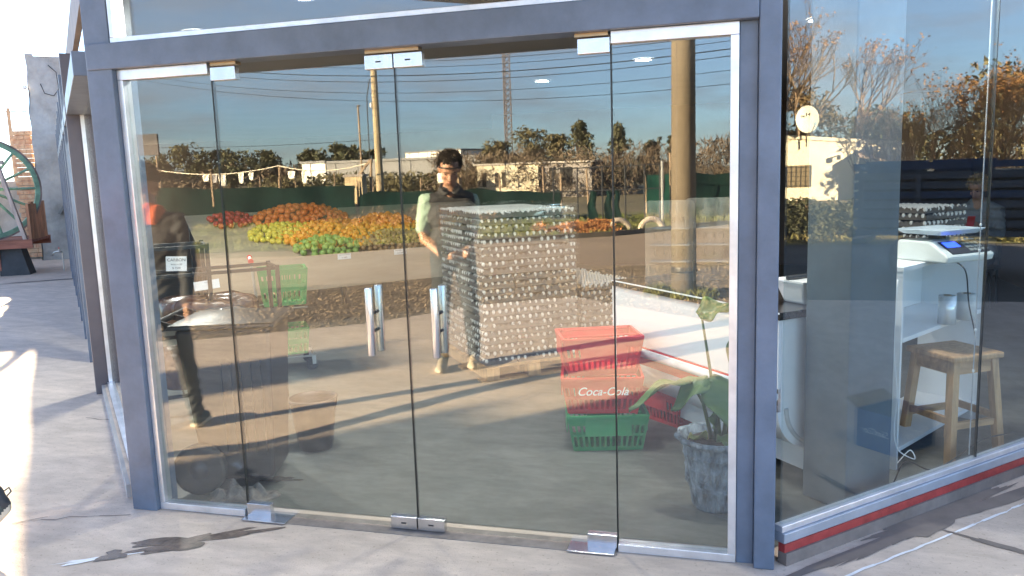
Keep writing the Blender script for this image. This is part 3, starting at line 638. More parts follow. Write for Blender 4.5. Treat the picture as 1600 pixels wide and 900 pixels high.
# ---- stacked shopping baskets
def shop_basket(label, loc, rz, m, name='shopping_basket', logo=False, tilt=0):
    t = thing(name, label, 'basket', loc, rz, 'plastic shopping baskets'); t.rotation_euler = (tilt, 0, rz)
    basket_part('body', -.19, .19, -.125, .125, 0, .21, m, t, .035, 13, ((0, .12), (.42, .50), (.74, 1.0)))
    bx(G(), -.13, .13, -.160, -.155, .095, .19).obj('panel', m, t); bx(G(), -.1, .1, .160, .165, .075, .19).obj('panel', m, t)
    bx(G(), -.232, -.227, -.09, .09, .1, .2).obj('panel', m, t); bx(G(), .227, .232, -.09, .09, .1, .2).obj('panel', m, t)
    if logo:
        pl = [o for o in t.children if o.name.startswith('panel')][0]
        text('Coca-Cola', .066, mat('white_print', (.9, .88, .88), .6), pl, (.0, -.1615, .135), (R(90), 0, 0), shear=.35, depth=.0003, bold=.0006)
    for s in (-1, 1): G().tube([(-.2, s*.165, .205), (-.19, s*.10, .216), (.19, s*.10, .216), (.2, s*.165, .205)], .006).obj('handle', m, t)
    return t
shop_basket('green shopping basket at the bottom of the stack of three', (2.02, 1.30, .004), R(14), GREEN)
shop_basket('red shopping basket with white script lettering in the middle of the stack', (2.00, 1.29, .225), R(11), RED, logo=True)
shop_basket('plain red shopping basket on top of the stack', (1.98, 1.32, .446), R(20), RED)
shop_basket('red shopping basket standing behind the stack under the counter', (2.35, 1.86, .004), R(-42), RED)

# ---- white and red counter with a dark stone top
ct = thing('shop_counter', 'white counter with red stripe and dark stone top', 'counter', (2.94, .70, 0), R(-49.4))
# local x runs back along the front (0 = near end, negative = far end), y inward (away from the door)
L = 1.42; CW = .62
STONET = mat('dark_stone', (.035, .03, .027), .22, 0, .5, 30, spec=.6)
bx(G(), -L-.01, .02, -.015, CW, .868, .905).obj('stone_top', STONET, ct, bevel=.003)
bx(G(), -L-.01, .02, -.018, -.0155, .898, .9055).obj('edge_trim', PAPER, ct)
bx(G(), -L, 0, .0, .02, .53, .867).obj('front_panel', WHITE, ct, bevel=.003)
bx(G(), -.022, 0, .0205, CW-.02, .40, .867).obj('end_panel', WHITE, ct, bevel=.003)
bx(G(), -L, -L+.022, .0205, CW-.02, .40, .867).obj('end_panel', WHITE, ct)
bx(G(), -L-.012, -L+.012, -.012, .0, .46, .867).obj('corner_trim', WHITE, ct)
bx(G(), -L, -.04, -.004, .02, .42, .528).obj('red_stripe', RED, ct)
for z in (.512, .488): G().cyl((-L, -.012, z), (-.01, -.012, z), .011 if z > .5 else .007, n=12).obj('bumper_rail', WHITE, ct)
G().cyl((-L, -.022, .497), (.006, -.022, .497), .022, n=16).obj('round_rail', mat('clear_rail', (.66, .68, .7), .2), ct)
# curved lower body
def curve_body(u, v):
    a = v*math.pi/2*1.05; return (-L+L*u, .0+.26*(1-math.cos(a)), .418-.22*math.sin(a))
G().grid(curve_body, 6, 14).obj('curved_front', WHITE, ct, True)
g = G(); P = [curve_body(1, k/14) for k in range(15)]; g.add([(0.001, p[1], p[2]) for p in P]+[(0.001, CW-.02, .2), (0.001, CW-.02, .42)], [tuple(range(17))]); g.obj('lower_end', WHITE, ct)
g = G(); g.tube([(.004, p[1]+.05, p[2]+.012) for p in P], .012); g.obj('end_trim', mat('grey_trim', (.5, .52, .53), .4), ct)
text('R', .10, MATS['grey_trim'], ct, (.004, .30, .27), (R(90), 0, R(90)), shear=.2, depth=.004)
bx(G(), -L+.02, -.0, .22, CW-.03, .075, .2).obj('base_panel', WHITE, ct)
for x in (-L+.14, -.06):
    for y in (.27, CW-.08): G().cyl((x, y, .004), (x, y, .075), .018, .026, n=14).obj('foot', DARK, ct)
# plastic tub and pen on the counter
tb = thing('plastic_tub', 'white plastic tub on the stone counter top', 'tub', (3.10, 1.02, .906), R(40))
frus(G(), -.10, .10, -.07, .07, 0, -.14, .14, -.10, .10, .11).obj('tub', WHITE, tb, bevel=.012); bx(G(), -.15, .15, -.11, .11, .11, .118).obj('rim', WHITE, tb)
tag(G().cyl((2.99, .93, 1.035), (3.17, 1.09, 1.035), .012, n=10).obj('marker_pen', DARK), 'black marker lying across the white tub on the counter', 'marker')
# acrylic display stands
def acrylic(label, loc, rz, w, h, notch):
    t = thing('acrylic_stand', label, 'display stand', loc, rz, 'clear display stands')
    r = .03; pts = []
    for cx, cz, a0 in ((w/2-r, h-r, 0), (-w/2+r, h-r, 90)):
        for k in range(7): a = R(a0+15*k); pts.append((cx+r*math.cos(a), cz+r*math.sin(a)))
    pts = [(w/2, 0)]+pts+[(-w/2, 0)]; n = len(pts)
    g = G(); g.add([(x, -.002, z) for x, z in pts]+[(x, .002, z) for x, z in pts], [tuple(range(n)), tuple(range(2*n-1, n-1, -1))]+[(i, n+i, n+(i+1) % n, (i+1) % n) for i in range(n)])
    g.obj('sheet', ACRYL, t)
    for zz in (.12, .22, .32): bx(G(), -w/2+.04, w/2-.03, -.07, -.003, zz, zz+.003).obj('ledge', ACRYL, t)
    for zz in (.16, .26, .36):
        for k in range(4): bx(G(), -w/2+.06+k*.055, -w/2+.064+k*.055, -.012, -.003, zz, zz+.028).obj('hook', mat('grey_hook', (.12, .11, .10), .5), t)
    bx(G(), w/2-.010, w/2+.004, -.012, .012, 0, h*.72).obj('edge_rail', MATS['grey_hook'], t)
    return t
acrylic('clear acrylic display stand with hooks on the counter in front of the pole', (2.36, 1.74, .906), R(-2), .30, .49, True)
acrylic('second clear acrylic display stand set back on the counter', (2.62, 1.76, .906), R(-2), .34, .50, False)

# ---- potted plant
pt = thing('potted_plant', 'broad-leaved plant in a weathered blue-grey pot', 'potted plant', (2.66, .53, 0))
POT = mat('pot_glaze', (.36, .42, .47), .75, 0, .2, 30, .8, 50, col2=(.03, .042, .06), stretch=(1, 1, .35), detail=9)
PR = [(.001, .004), (.105, .004), (.112, .02), (.118, .06), (.124, .10), (.128, .105), (.124, .112), (.138, .16), (.143, .20), (.147, .206), (.142, .214), (.150, .26), (.155, .265), (.150, .274), (.155, .31), (.17, .325), (.185, .335), (.188, .35), (.178, .356), (.158, .35), (.150, .32), (.001, .315)]
def potw(a, z, j):
    k = 0
    if .01 < z < .10 or .275 < z < .32: k -= .09*(abs(math.sin(a*8)) < .16)
    if .115 < z < .20: k += .05*max(0, math.sin(a*8))*math.sin((z-.115)/.085*math.pi)-.09*(abs(math.sin(a*4)) < .1)
    if z > .325 and j < 19: k += .035*math.sin(a*12)
    return k+.008*math.sin(31*a+50*z)
pot = G().lathe(PR, n=144, wob=potw).obj('pot', POT, pt, True)
for k in range(8):      # flower reliefs round the belly
    a = 2*math.pi*(k+.5)/8; c0 = Vector((math.cos(a), math.sin(a), 0)); tg = Vector((-math.sin(a), math.cos(a), 0)); M = Matrix((tg, Vector((0, 0, 1)), c0)).transposed(); f_ = G()
    for p in range(6):
        b = p*math.pi/3; f_.ell(c0*.142+tg*.017*math.cos(b)+Vector((0, 0, .158+.017*math.sin(b))), (.011, .006, .006), 8, 5, M=M @ Matrix.Rotation(b, 3, 'Z'))
    f_.ell(c0*.143+Vector((0, 0, .158)), (.007, .007, .007), 8, 5); f_.obj('flower_relief', POT, pot, True)
G().lathe([(.001, .322), (.08, .325), (.149, .318)], n=30, wob=lambda a, z, j: .03*math.sin(7*a)).obj('soil', mat('soil', (.05, .032, .022), .95, 0, .4, 30, .8, 60), pt)
LEAF = mat('plant_leaf', (.09, .18, .06), .42, 0, .3, 7, .05, 30, trans=.2, col2=(.15, .22, .07)); STEMM = mat('plant_stem', (.11, .15, .045), .5, 0, .2, 9)
def leafblade(name, base, tip, w, fold, droop, roll, parent, m=LEAF):
    b, t_ = Vector(base), Vector(tip); ax = t_-b; Ln = ax.length; z = ax.normalized(); x = z.cross(Vector((0, 0, 1)))
    x = x.normalized() if x.length > .05 else Vector((1, 0, 0)); y = x.cross(z); M = Matrix.Rotation(roll, 3, z); x = M @ x; y = M @ y; g = G()
    def f(u, v):
        ww = w*(math.sin(math.pi*min(1, .06+.94*v)**.8)**.75); s = (u-.5)*2
        return b+z*(Ln*v)+x*(s*ww)+y*(fold*abs(s)*ww+.02*math.sin(9*v+3*s)*abs(s))+Vector((0, 0, -droop*v*v*Ln-.25*abs(s)*ww*v))
    g.grid(f, 8, 14); return g.obj(name, m, parent, True, solid=.0015)
def stalk(pts): return G().tube(pts, [.011, .008, .006, .005][:len(pts)], 8).obj('stem', STEMM, pt, True)
stalk([(.0, 0, .32), (-.01, -.03, .55), (-.05, .0, .80), (-.07, .0, .93)]); leafblade('leaf', (-.08, .0, .91), (.06, .02, 1.00), .075, .3, .2, .5, pt)
stalk([(-.02, .02, .32), (-.06, 0, .5), (-.12, -.02, .62)]); leafblade('leaf', (-.11, -.02, .61), (-.40, -.06, .60), .085, .25, .45, .1, pt)
stalk([(.02, -.02, .32), (.0, -.03, .5), (-.02, -.05, .62)]); leafblade('leaf', (-.04, -.05, .63), (.14, -.12, .45), .10, .2, .25, .5, pt)
leafblade('leaf', (-.03, -.06, .62), (-.20, -.10, .58), .07, .3, .5, -.4, pt)
stalk([(.03, .0, .32), (.06, -.01, .55), (.09, 0, .74)]); leafblade('leaf', (.08, 0, .68), (.12, .0, .88), .05, .4, .0, 1.3, pt)
stalk([(.04, .02, .32), (.09, .0, .5), (.11, -.02, .66)])
leafblade('leaf', (.0, -.04, .40), (.02, -.09, .56), .055, .3, .2, 1.0, pt); leafblade('leaf', (.02, -.05, .36), (.09, -.13, .38), .05, .3, .6, .2, pt)
leafblade('leaf', (-.05, -.05, .345), (-.12, -.10, .40), .05, .2, .3, .4, pt, mat('old_leaf', (.32, .30, .08), .6, 0, .3, 10))

# ---- shelf, scale, rolls, stool behind the right window
sh_o = Vector((3.55, 1.14, 0)); srz = math.atan2(.95, .62)
sf = thing('white_shelf', 'white open shelf unit behind the window with a scale on it', 'shelf', sh_o, srz)
SW, SD = 1.15, .36
for x in (0, SW-.02):
    bx(G(), x, x+.02, 0, SD, .0, 1.039).obj('side_panel', WHITE, sf)
for z in (1.04, .675, .10): bx(G(), (-.01 if z > 1 else .0205), (SW+.01 if z > 1 else SW-.0205), -.005, SD, z, z+.022).obj('shelf_board', WHITE, sf, bevel=.001)
bx(G(), .021, SW-.021, SD-.012, SD-.001, .70, 1.038).obj('back_panel', WHITE, sf)
sc_ = thing('shop_scale', 'pale digital shop scale with a blue display', 'scale', (3.80, 1.50, 1.063), R(38))
SCB = mat('scale_case', (.62, .65, .62), .4, 0, .04, 4)
g = G(); g.add([(-.17, -.17, 0), (.17, -.17, 0), (.17, .15, 0), (-.17, .15, 0), (-.17, -.18, .035), (.17, -.18, .035), (.165, -.06, .105), (-.165, -.06, .105), (.16, .14, .105), (-.16, .14, .105)],
    [(3, 2, 1, 0), (0, 1, 5, 4), (4, 5, 6, 7), (7, 6, 8, 9), (1, 2, 8, 6, 5), (2, 3, 9, 8), (3, 0, 4, 7, 9)]); g.obj('case', SCB, sc_, bevel=.01)
nrm = Vector((0, -.07, .12)).normalized(); Mk = Matrix.Rotation(math.atan2(.07, .12), 3, 'X')
def onpad(name, x0, x1, v0, v1, m, h, par): g = G(); bx(g, x0, x1, v0, v1, -.002, h); g.rot(Mk, (0, -.12, .071)); return g.obj(name, m, par)
pad = onpad('keypad', -.12, .15, -.052, .055, INK, .004, sc_)
onpad('display', -.105, -.01, -.0, .045, mat('lcd_blue', (.02, .05, .5), .3, emit=(.03, .08, .9, .35)), .006, pad)
for i in range(4):
    for j in range(3): onpad('key', .02+i*.03, .042+i*.03, -.04+j*.028, -.022+j*.028, mat('key_grey', (.25, .27, .25), .5), .007, pad)
bx(G(), -.03, .03, .0, .06, .106, .135).obj('neck', DARK, sc_)
frus(G(), -.13, .13, -.10, .13, .136, -.17, .17, -.13, .16, .165).obj('weighing_pan', mat('pan_blue_white', (.62, .72, .80), .25), sc_, bevel=.006)
CLING = mat('cling_roll', (.74, .80, .84), .18, .35, .1, 20, stretch=(1, 1, .2))
for (x, y, r, h, l) in ((3.86, 1.58, .045, .155, 'shiny cling-film roll standing on the white shelf'), (3.99, 1.72, .05, .145, 'dull paper roll standing on the white shelf')):
    t = thing('film_roll', l, 'roll', (x, y, .698)); G().lathe([(.02, 0), (r, 0), (r, h), (.02, h), (.02, 0)], n=28).obj('roll', CLING if 'cling' in l else mat('paper_roll', (.55, .57, .57), .7), t, True)
    G().lathe([(.016, -.0), (.0195, 0), (.0195, h+.004), (.016, h+.004)], n=18).obj('core', mat('card_core', (.4, .3, .2), .8), t, True)
st = thing('pine_stool', 'square knotty pine stool behind the right window', 'stool', (3.88, 1.485, 0), R(32))
bx(G(), -.165, .165, -.165, .165, .548, .580).obj('seat', PINE, st, bevel=.008)
for sx in (-1, 1):
    for sy in (-1, 1): G().bar((sx*.165, sy*.165, .004), (sx*.125, sy*.125, .548), .042, .042, up=(0, 1, 0)).obj('leg', PINE, st, bevel=.003)
PINEH = mat('pine_rail', (.46, .275, .135), .55, 0, .25, 5, .05, 30, stretch=(.8, 6, 6))
for s in (-1, 1):
    bx(G(), -.105, .105, s*.128-.011, s*.128+.011, .478, .546).obj('apron', PINEH, st); bx(G(), s*.128-.011, s*.128+.011, -.105, .105, .478, .546).obj('apron', PINEH, st)
    bx(G(), -.125, .125, s*.148-.011, s*.148+.011, .19, .225).obj('stretcher', PINEH, st); bx(G(), s*.148-.011, s*.148+.011, -.125, .125, .215, .25).obj('stretcher', PINEH, st)
# cables
def spl(P, k=8):
    P = [Vector(q) for q in P]; P = [2*P[0]-P[1]]+P+[2*P[-1]-P[-2]]; out = []
    for i in range(1, len(P)-2):
        for j in range(k):
            t = j/k; a, b, c_, d = P[i-1:i+3]; out.append(.5*((2*b)+(c_-a)*t+(2*a-5*b+4*c_-d)*t*t+(3*b-a-3*c_+d)*t**3))
    return out+[P[-2]]
tag(G().tube(spl([(3.83, 1.36, 1.07), (3.87, 1.30, 1.02), (3.90, 1.33, .85), (3.94, 1.36, .7), (3.97, 1.45, .6)]), .0035, 6).obj('scale_cable', DARK, None, True), 'black cable hanging from the scale in front of the shelf', 'cable')
tag(G().tube(spl([(3.50, 1.00, 1.02), (3.49, .98, .7), (3.51, .97, .45), (3.50, .96, .28), (3.52, .95, .18), (3.60, .97, .13), (3.58, .98, .17), (3.52, .97, .10)]), .003, 6).obj('white_cable', WHITE, None, True), 'white cable dropping beside the grey column', 'cable')
tag(G().tube(spl([(3.50, .92, .02), (3.55, .90, .14), (3.7, .98, .08), (3.95, 1.2, .165), (4.15, 1.36, .17)]), .004, 6).obj('floor_cable', DARK, None, True), 'black cable lying along the inside of the window sill', 'cable')
pcord = B0+VR*1.381+IR*.03
cd = thing('hanging_cord', 'thin grey cord with clips hanging inside the window joint', 'cord', (pcord.x, pcord.y, .16))
G().cyl((0, 0, .0), (.0, .0, 2.39), .0028, n=6).obj('cord', mat('grey_cord', (.45, .46, .48), .6), cd)
for z in (.42, .62, 1.0, 1.12): G().ell((0, 0, z), (.006, .006, .009), 8, 5).obj('clip', WHITE, cd)

# ================================================================== PEOPLE
def cap_prim(g, p0, r0, p1, r1, n=14):
    p0, p1 = Vector(p0), Vector(p1); z = (p1-p0); Ln = z.length; z = z.normalized() if Ln > 1e-6 else Vector((0, 0, 1)); x = z.orthogonal().normalized(); y = z.cross(x); V = []; rings = []
    for k in range(5): a = -math.pi/2+math.pi/2*k/4.0; rings.append((p0+z*(r0*math.sin(a)), max(r0*math.cos(a), 1e-4)))
    for k in range(5): a = math.pi/2*k/4.0; rings.append((p1+z*(r1*math.sin(a)), max(r1*math.cos(a), 1e-4)))
    for c_, r_ in rings:
        for i in range(n): a = 2*math.pi*i/n; V.append(c_+(x*math.cos(a)+y*math.sin(a))*r_)
    F = [(j*n+i, j*n+(i+1) % n, (j+1)*n+(i+1) % n, (j+1)*n+i) for j in range(len(rings)-1) for i in range(n)]+[tuple(range(n-1, -1, -1)), tuple(range((len(rings)-1)*n, len(rings)*n))]
    g.add(V, F)
def body_mesh(name, prims, mats, voxel=.009, smooth=4):
    """prims: (p0,r0,p1,r1,tag[,flat]) tapered capsules fused into one continuous skin; every face takes the material of its nearest capsule"""
    g = G()
    for p in prims: cap_prim(g, *p[:4])
    o = bpy.data.objects.new('tmp', g.mesh('tmp', mats[0])); COL.objects.link(o)
    m = o.modifiers.new('r', 'REMESH'); m.mode = 'VOXEL'; m.voxel_size = voxel
    m2 = o.modifiers.new('s', 'SMOOTH'); m2.iterations = smooth; m2.factor = .5
    me = bpy.data.meshes.new_from_object(o.evaluated_get(bpy.context.evaluated_depsgraph_get())); bpy.data.objects.remove(o); me.name = name
    me.materials.clear()
    for m_ in mats: me.materials.append(m_)
    n = len(me.polygons); C = np.empty(n*3); me.polygons.foreach_get('center', C); C = C.reshape(-1, 3); best = np.full(n, 1e9); idx = np.zeros(n, int)
    for p in prims:
        a, b = np.array(p[0], float), np.array(p[2], float); d = b-a; t = np.clip(((C-a)@d)/max(d@d, 1e-9), 0, 1); dist = np.linalg.norm(C-(a+t[:, None]*d), axis=1)-(p[1]+(p[3]-p[1])*t)
        k = dist < best; best[k] = dist[k]; idx[k] = p[4]
    nv = len(me.vertices); co = np.empty(nv*3); me.vertices.foreach_get('co', co); co = co.reshape(-1, 3); no = np.empty(nv*3); me.vertices.foreach_get('normal', no); no = no.reshape(-1, 3)
    vm = np.zeros(nv, int); 
    for k_, pl_ in enumerate(me.polygons): vm[list(pl_.vertices)] = idx[k_]
    cloth = np.isin(vm, [k_ for k_, m_ in enumerate(mats) if not any(s in m_.name for s in ('skin', 'trainer'))]).astype(float)
    f = np.sin(38*co[:, 2]+14*co[:, 0]+9*np.sin(11*co[:, 1]+7*co[:, 2]))*.0035+np.sin(71*co[:, 2]-40*co[:, 0]+23*co[:, 1]+3*np.sin(17*co[:, 0]))*.002
    co = co+no*(f*cloth)[:, None]; me.vertices.foreach_set('co', co.reshape(-1))
    me.polygons.foreach_set('material_index', idx.astype(np.int32)); me.polygons.foreach_set('use_smooth', [True]*n); me.update(); return me
def hand(prims, wrist, dirv, side, tag_, curl=.6, s=1.):
    """palm and five curled fingers; side: vector across the palm towards the thumb"""
    w = Vector(wrist); d = Vector(dirv).normalized(); sd = Vector(side).normalized(); pn = d.cross(sd)
    prims.append((w, .027*s, w+d*.075*s+sd*.012, .026*s, tag_)); prims.append((w, .026*s, w+d*.075*s-sd*.014, .024*s, tag_))
    for k, (o, L) in enumerate(((.030, .070), (.010, .078), (-.010, .072), (-.029, .056))):
        b = w+d*.085*s+sd*o*s; j1 = b+(d*math.cos(curl)+pn*math.sin(curl))*L*.5*s; j2 = j1+(d*math.cos(curl*2.1)+pn*math.sin(curl*2.1))*L*.55*s
        prims.append((b, .0095*s, j1, .009*s, tag_)); prims.append((j1, .009*s, j2, .0078*s, tag_))
    b = w+d*.025*s+sd*.026*s; j = b+(d*.7+sd*.7+pn*.3).normalized()*.04*s; prims.append((b, .012*s, j, .011*s, tag_)); prims.append((j, .0105*s, j+(d*.9+sd*.15+pn*.5).normalized()*.032*s, .009*s, tag_))
def head(prims, c, fwd, up, skin, s=1.):
    c = Vector(c); f = Vector(fwd).normalized(); u = Vector(up).normalized(); x = f.cross(u).normalized()
    A = lambda a, b, e: c+x*a*s+f*b*s+u*e*s
    prims += [(A(0, -.03, .045), .076*s, A(0, .02, .05), .072*s, skin), (A(0, .03, -.01), .060*s, A(0, .045, -.055), .046*s, skin), (A(-.02, .05, -.075), .03*s, A(.02, .05, -.075), .03*s, skin),
        (A(0, .088, .012), .010*s, A(0, .108, -.022), .015*s, skin), (A(-.012, .098, -.026), .009*s, A(.012, .098, -.026), .009*s, skin),
        (A(-.035, .075, .028), .014*s, A(.035, .075, .028), .014*s, skin), (A(-.02, .083, -.058), .010*s, A(.02, .083, -.058), .010*s, skin), (A(-.04, .06, -.02), .022*s, A(-.04, .05, -.03), .022*s, skin), (A(.04, .06, -.02), .022*s, A(.04, .05, -.03), .022*s, skin)]
    for k in (-1, 1): prims.append((A(k*.078, -.008, .018), .014*s, A(k*.076, .0, -.018), .010*s, skin))
    return A
def face_parts(A, parent, s=1., lip=None):
    for k in (-1, 1):
        e = G().ell(A(k*.030, .079, .010), (.011*s, .009*s, .007*s), 10, 6).obj('eye', mat('eye_dark', (.05, .035, .03), .2), parent, True)
        G().tube([A(k*.014, .090, .026), A(k*.03, .088, .031), A(k*.047, .078, .026)], [.003*s, .0045*s, .002*s]).obj('eyebrow', mat('brow_hair', (.035, .025, .02), .8), parent, True)
    G().tube([A(-.02, .088, -.056), A(0, .094, -.055), A(.02, .088, -.056)], [.002*s, .004*s, .002*s]).obj('mouth', mat('lip', (.36, .15, .12), .5), parent, True)
def hair(A, parent, m, s=1., back=.02, n=2600, drop=0., length=.022, seed=1):
    cs = []; rs = []
    r = random.Random(seed)
    for k in range(170):
        a = r.uniform(0, 6.283); b = math.asin(r.uniform(-.15-drop, 1)); X, Y, Zc = math.cos(a)*math.cos(b), math.sin(a)*math.cos(b), math.sin(b)
        if Y > .35 and Zc < .55: continue
        cs.append(tuple(A(X*.080, -.012+Y*.096, .055+Zc*.082))); rs.append((.018*s, .018*s, .018*s))
    me = leaf_mesh('hair', cs, rs, n, length*s, m, seed, .28); return meshobj('hair', me, parent)

# ---- the man outside, seen in the door glass; he faces the shop looking down at his hands
mo = Vector((.51, -2.95, 0))
man = thing('person', 'man in dark vest and pale green shirt looking down, mirrored in the door', 'person', mo, R(-24))
VEST = mat('dark_vest', (.035, .035, .037), .8, 0, .2, 12, .2, 40); SHIRT = mat('pale_green_shirt', (.33, .47, .38), .8, 0, .08, 12, .15, 40); JEANS = mat('dark_jeans', (.045, .052, .062), .85, 0, .25, 10, .2, 60)
SHOE = mat('beige_trainer', (.36, .31, .24), .7, 0, .15, 20); SOLE = mat('trainer_sole', (.62, .56, .45), .7, 0, .1, 12)
pr = []; SK, VE, SHI, JE, SHO, SO = range(6)
for k, (hx, kx, ax_, ay) in enumerate(((-.09, -.115, -.12, .03), (.09, .13, .15, -.03))):
    pr += [((hx, 0, .92), .098, (kx, .025, .50), .068, JE), ((kx, .025, .50), .068, (ax_, ay-.03, .10), .052, JE), ((ax_, ay-.03, .12), .05, (ax_, ay-.02, .07), .046, JE),
        ((ax_, ay-.04, .055), .042, (ax_-.02, ay+.09, .045), .040, SHO), ((ax_-.02, ay+.09, .04), .04, (ax_-.035, ay+.155, .035), .033, SHO), ((ax_, ay-.055, .022), .021, (ax_-.04, ay+.17, .022), .022, SO), ((ax_+.022, ay-.03, .022), .021, (ax_-.005, ay+.13, .022), .021, SO), ((ax_-.025, ay-.03, .022), .021, (ax_-.06, ay+.12, .022), .021, SO)]
pr += [((-.07, 0, .95), .115, (.07, 0, .95), .115, VE), ((-.06, .005, 1.08), .125, (.06, .005, 1.08), .125, VE), ((-.085, .0, 1.26), .118, (.085, .0, 1.26), .118, VE), ((-.13, -.01, 1.38), .075, (.13, -.01, 1.38), .075, VE),
       ((-.05, -.01, 1.44), .062, (.05, -.01, 1.44), .062, VE), ((0, .0, 1.42), .06, (0, .03, 1.54), .055, SK), ((-.045, .04, 1.47), .03, (.045, .04, 1.47), .03, VE)]
pr += [((-.195, -.01, 1.385), .066, (-.235, -.01, 1.17), .060, SHI), ((-.235, -.01, 1.17), .045, (-.225, .02, 1.08), .040, SK), ((-.225, .02, 1.08), .041, (-.09, .20, .955), .028, SK),
       ((.175, -.03, 1.375), .064, (.185, -.11, 1.16), .056, SHI), ((.185, -.11, 1.16), .045, (.19, -.11, 1.10), .040, SK), ((.19, -.11, 1.10), .041, (.11, .13, .97), .028, SK)]
hand(pr, (-.085, .21, .95), (.65, .55, .1), (-.2, .3, .9), SK, .75); hand(pr, (.105, .145, .965), (-.45, .75, .1), (.2, .3, .9), SK, .75)
fw, uu = Vector((-.05, .86, -.50)), Vector((0, .5, .86))
A = head(pr, (0, .055, 1.625), fw, uu, SK, 1.06)
meshobj('body', body_mesh('body', pr, [SKIN, VEST, SHIRT, JEANS, SHOE, SOLE], .0095), man)
face_parts(A, man, 1.06); hair(A, man, mat('man_hair', (.05, .037, .028), .7, 0, .4, 30), 1.09, n=5200, length=.02, seed=3)
g = G(); g.tube([A(-.083, .0, .045), A(-.07, .07, .062), A(0, .095, .066), A(.07, .07, .062), A(.083, .0, .045)], .006).obj('sunglasses', DARK, man, True)
for k in (-1, 1): G().tube([(k*.012, .115, 1.45), (k*.05, .10, 1.44), (k*.075, .05, 1.475), (k*.06, -.03, 1.51)], [.012, .02, .02, .018]).obj('collar', VEST, man, True)
ph = G(); bx(ph, -.038, .038, -.004, .004, -.075, .075); ph.rot(Matrix.Rotation(R(-35), 3, 'X')); tag(ph.obj('phone', DARK, None, bevel=.004, loc=(mo.x+.02, mo.y+.285, .985)), 'dark phone held by the man in the vest', 'phone')

# ---- person walking out of the picture at the left edge
po = Vector((-.65, -.85, 0))
wk = thing('person', 'walker in dark clothes and orange hood at the left edge, heel lifted', 'person', po, R(70))
ORANGE = mat('orange_hood', (.72, .13, .05), .8, 0, .08, 9, .2, 40); BLACKJ = mat('black_jacket', (.03, .032, .038), .8, 0, .2, 9, .2, 40); SHOEG = mat('grey_trainer', (.07, .09, .09), .75, 0, .25, 30, .2, 80)
BJ, OR_, JN, SG, SL_, SKN = range(6); pr = []
# trailing leg (heel up) nearer the door, leading leg
pr += [((-.02, .07, .90), .095, (.13, .06, .52), .066, JN), ((.13, .06, .52), .064, (.40, .03, .23), .048, JN), ((.40, .03, .23), .047, (.425, .028, .17), .045, JN),
       ((.425, .028, .165), .042, (.355, .022, .10), .040, SG), ((.355, .022, .095), .040, (.28, .018, .058), .034, SG), ((.455, .03, .13), .022, (.29, .018, .028), .022, SL_), ((.445, .005, .13), .02, (.30, -.008, .028), .02, SL_), ((.445, .055, .13), .02, (.30, .044, .028), .02, SL_), ((.30, .018, .026), .024, (.24, .015, .026), .022, SL_)]
pr += [((-.02, -.08, .90), .095, (-.20, -.08, .50), .066, JN), ((-.20, -.08, .50), .066, (-.30, -.09, .10), .05, JN),
       ((-.29, -.09, .055), .042, (-.4, -.10, .05), .038, SG), ((-.4, -.10, .045), .038, (-.46, -.10, .038), .03, SG), ((-.27, -.09, .022), .022, (-.47, -.10, .022), .022, SL_), ((-.29, -.065, .022), .02, (-.45, -.075, .022), .02, SL_), ((-.29, -.115, .022), .02, (-.45, -.125, .022), .02, SL_)]
pr += [((-.02, -.06, .94), .115, (-.02, .06, .94), .115, BJ), ((-.02, -.06, 1.08), .12, (-.02, .06, 1.08), .12, BJ), ((0, -.09, 1.24), .118, (0, .09, 1.24), .118, BJ), ((.0, -.13, 1.36), .075, (.0, .13, 1.36), .075, BJ), ((.02, -.05, 1.41), .075, (.02, .05, 1.41), .075, OR_), ((0, 0, 1.40), .06, (-.02, 0, 1.5), .055, SKN)]
for s_ in (-1, 1):
    pr += [((0, s_*.19, 1.36), .066, (.03, s_*.225, 1.12), .056, BJ), ((.03, s_*.225, 1.12), .05, (-.08*s_, s_*.22, .90), .036, BJ)]
    hand(pr, (-.085*s_, s_*.22, .885), (-.2, 0, -1), (-1, 0, .1), SKN, .5)
A = head(pr, (-.02, 0, 1.575), (-1, .1, -.1), (-.1, 0, 1), SKN, 1.0)
meshobj('body', body_mesh('body', pr, [BLACKJ, ORANGE, JEANS, SHOEG, SOLE, SKIN], .0105), wk); face_parts(A, wk, 1.0)
hair(A, wk, mat('dark_hair', (.02, .017, .015), .7, 0, .3, 30), 1.0, n=3000, seed=6)
G().tube([(.462, .03, .185), (.482, .03, .20), (.475, .03, .222), (.455, .03, .212)], .004).obj('pull_tab', SHOEG, wk)

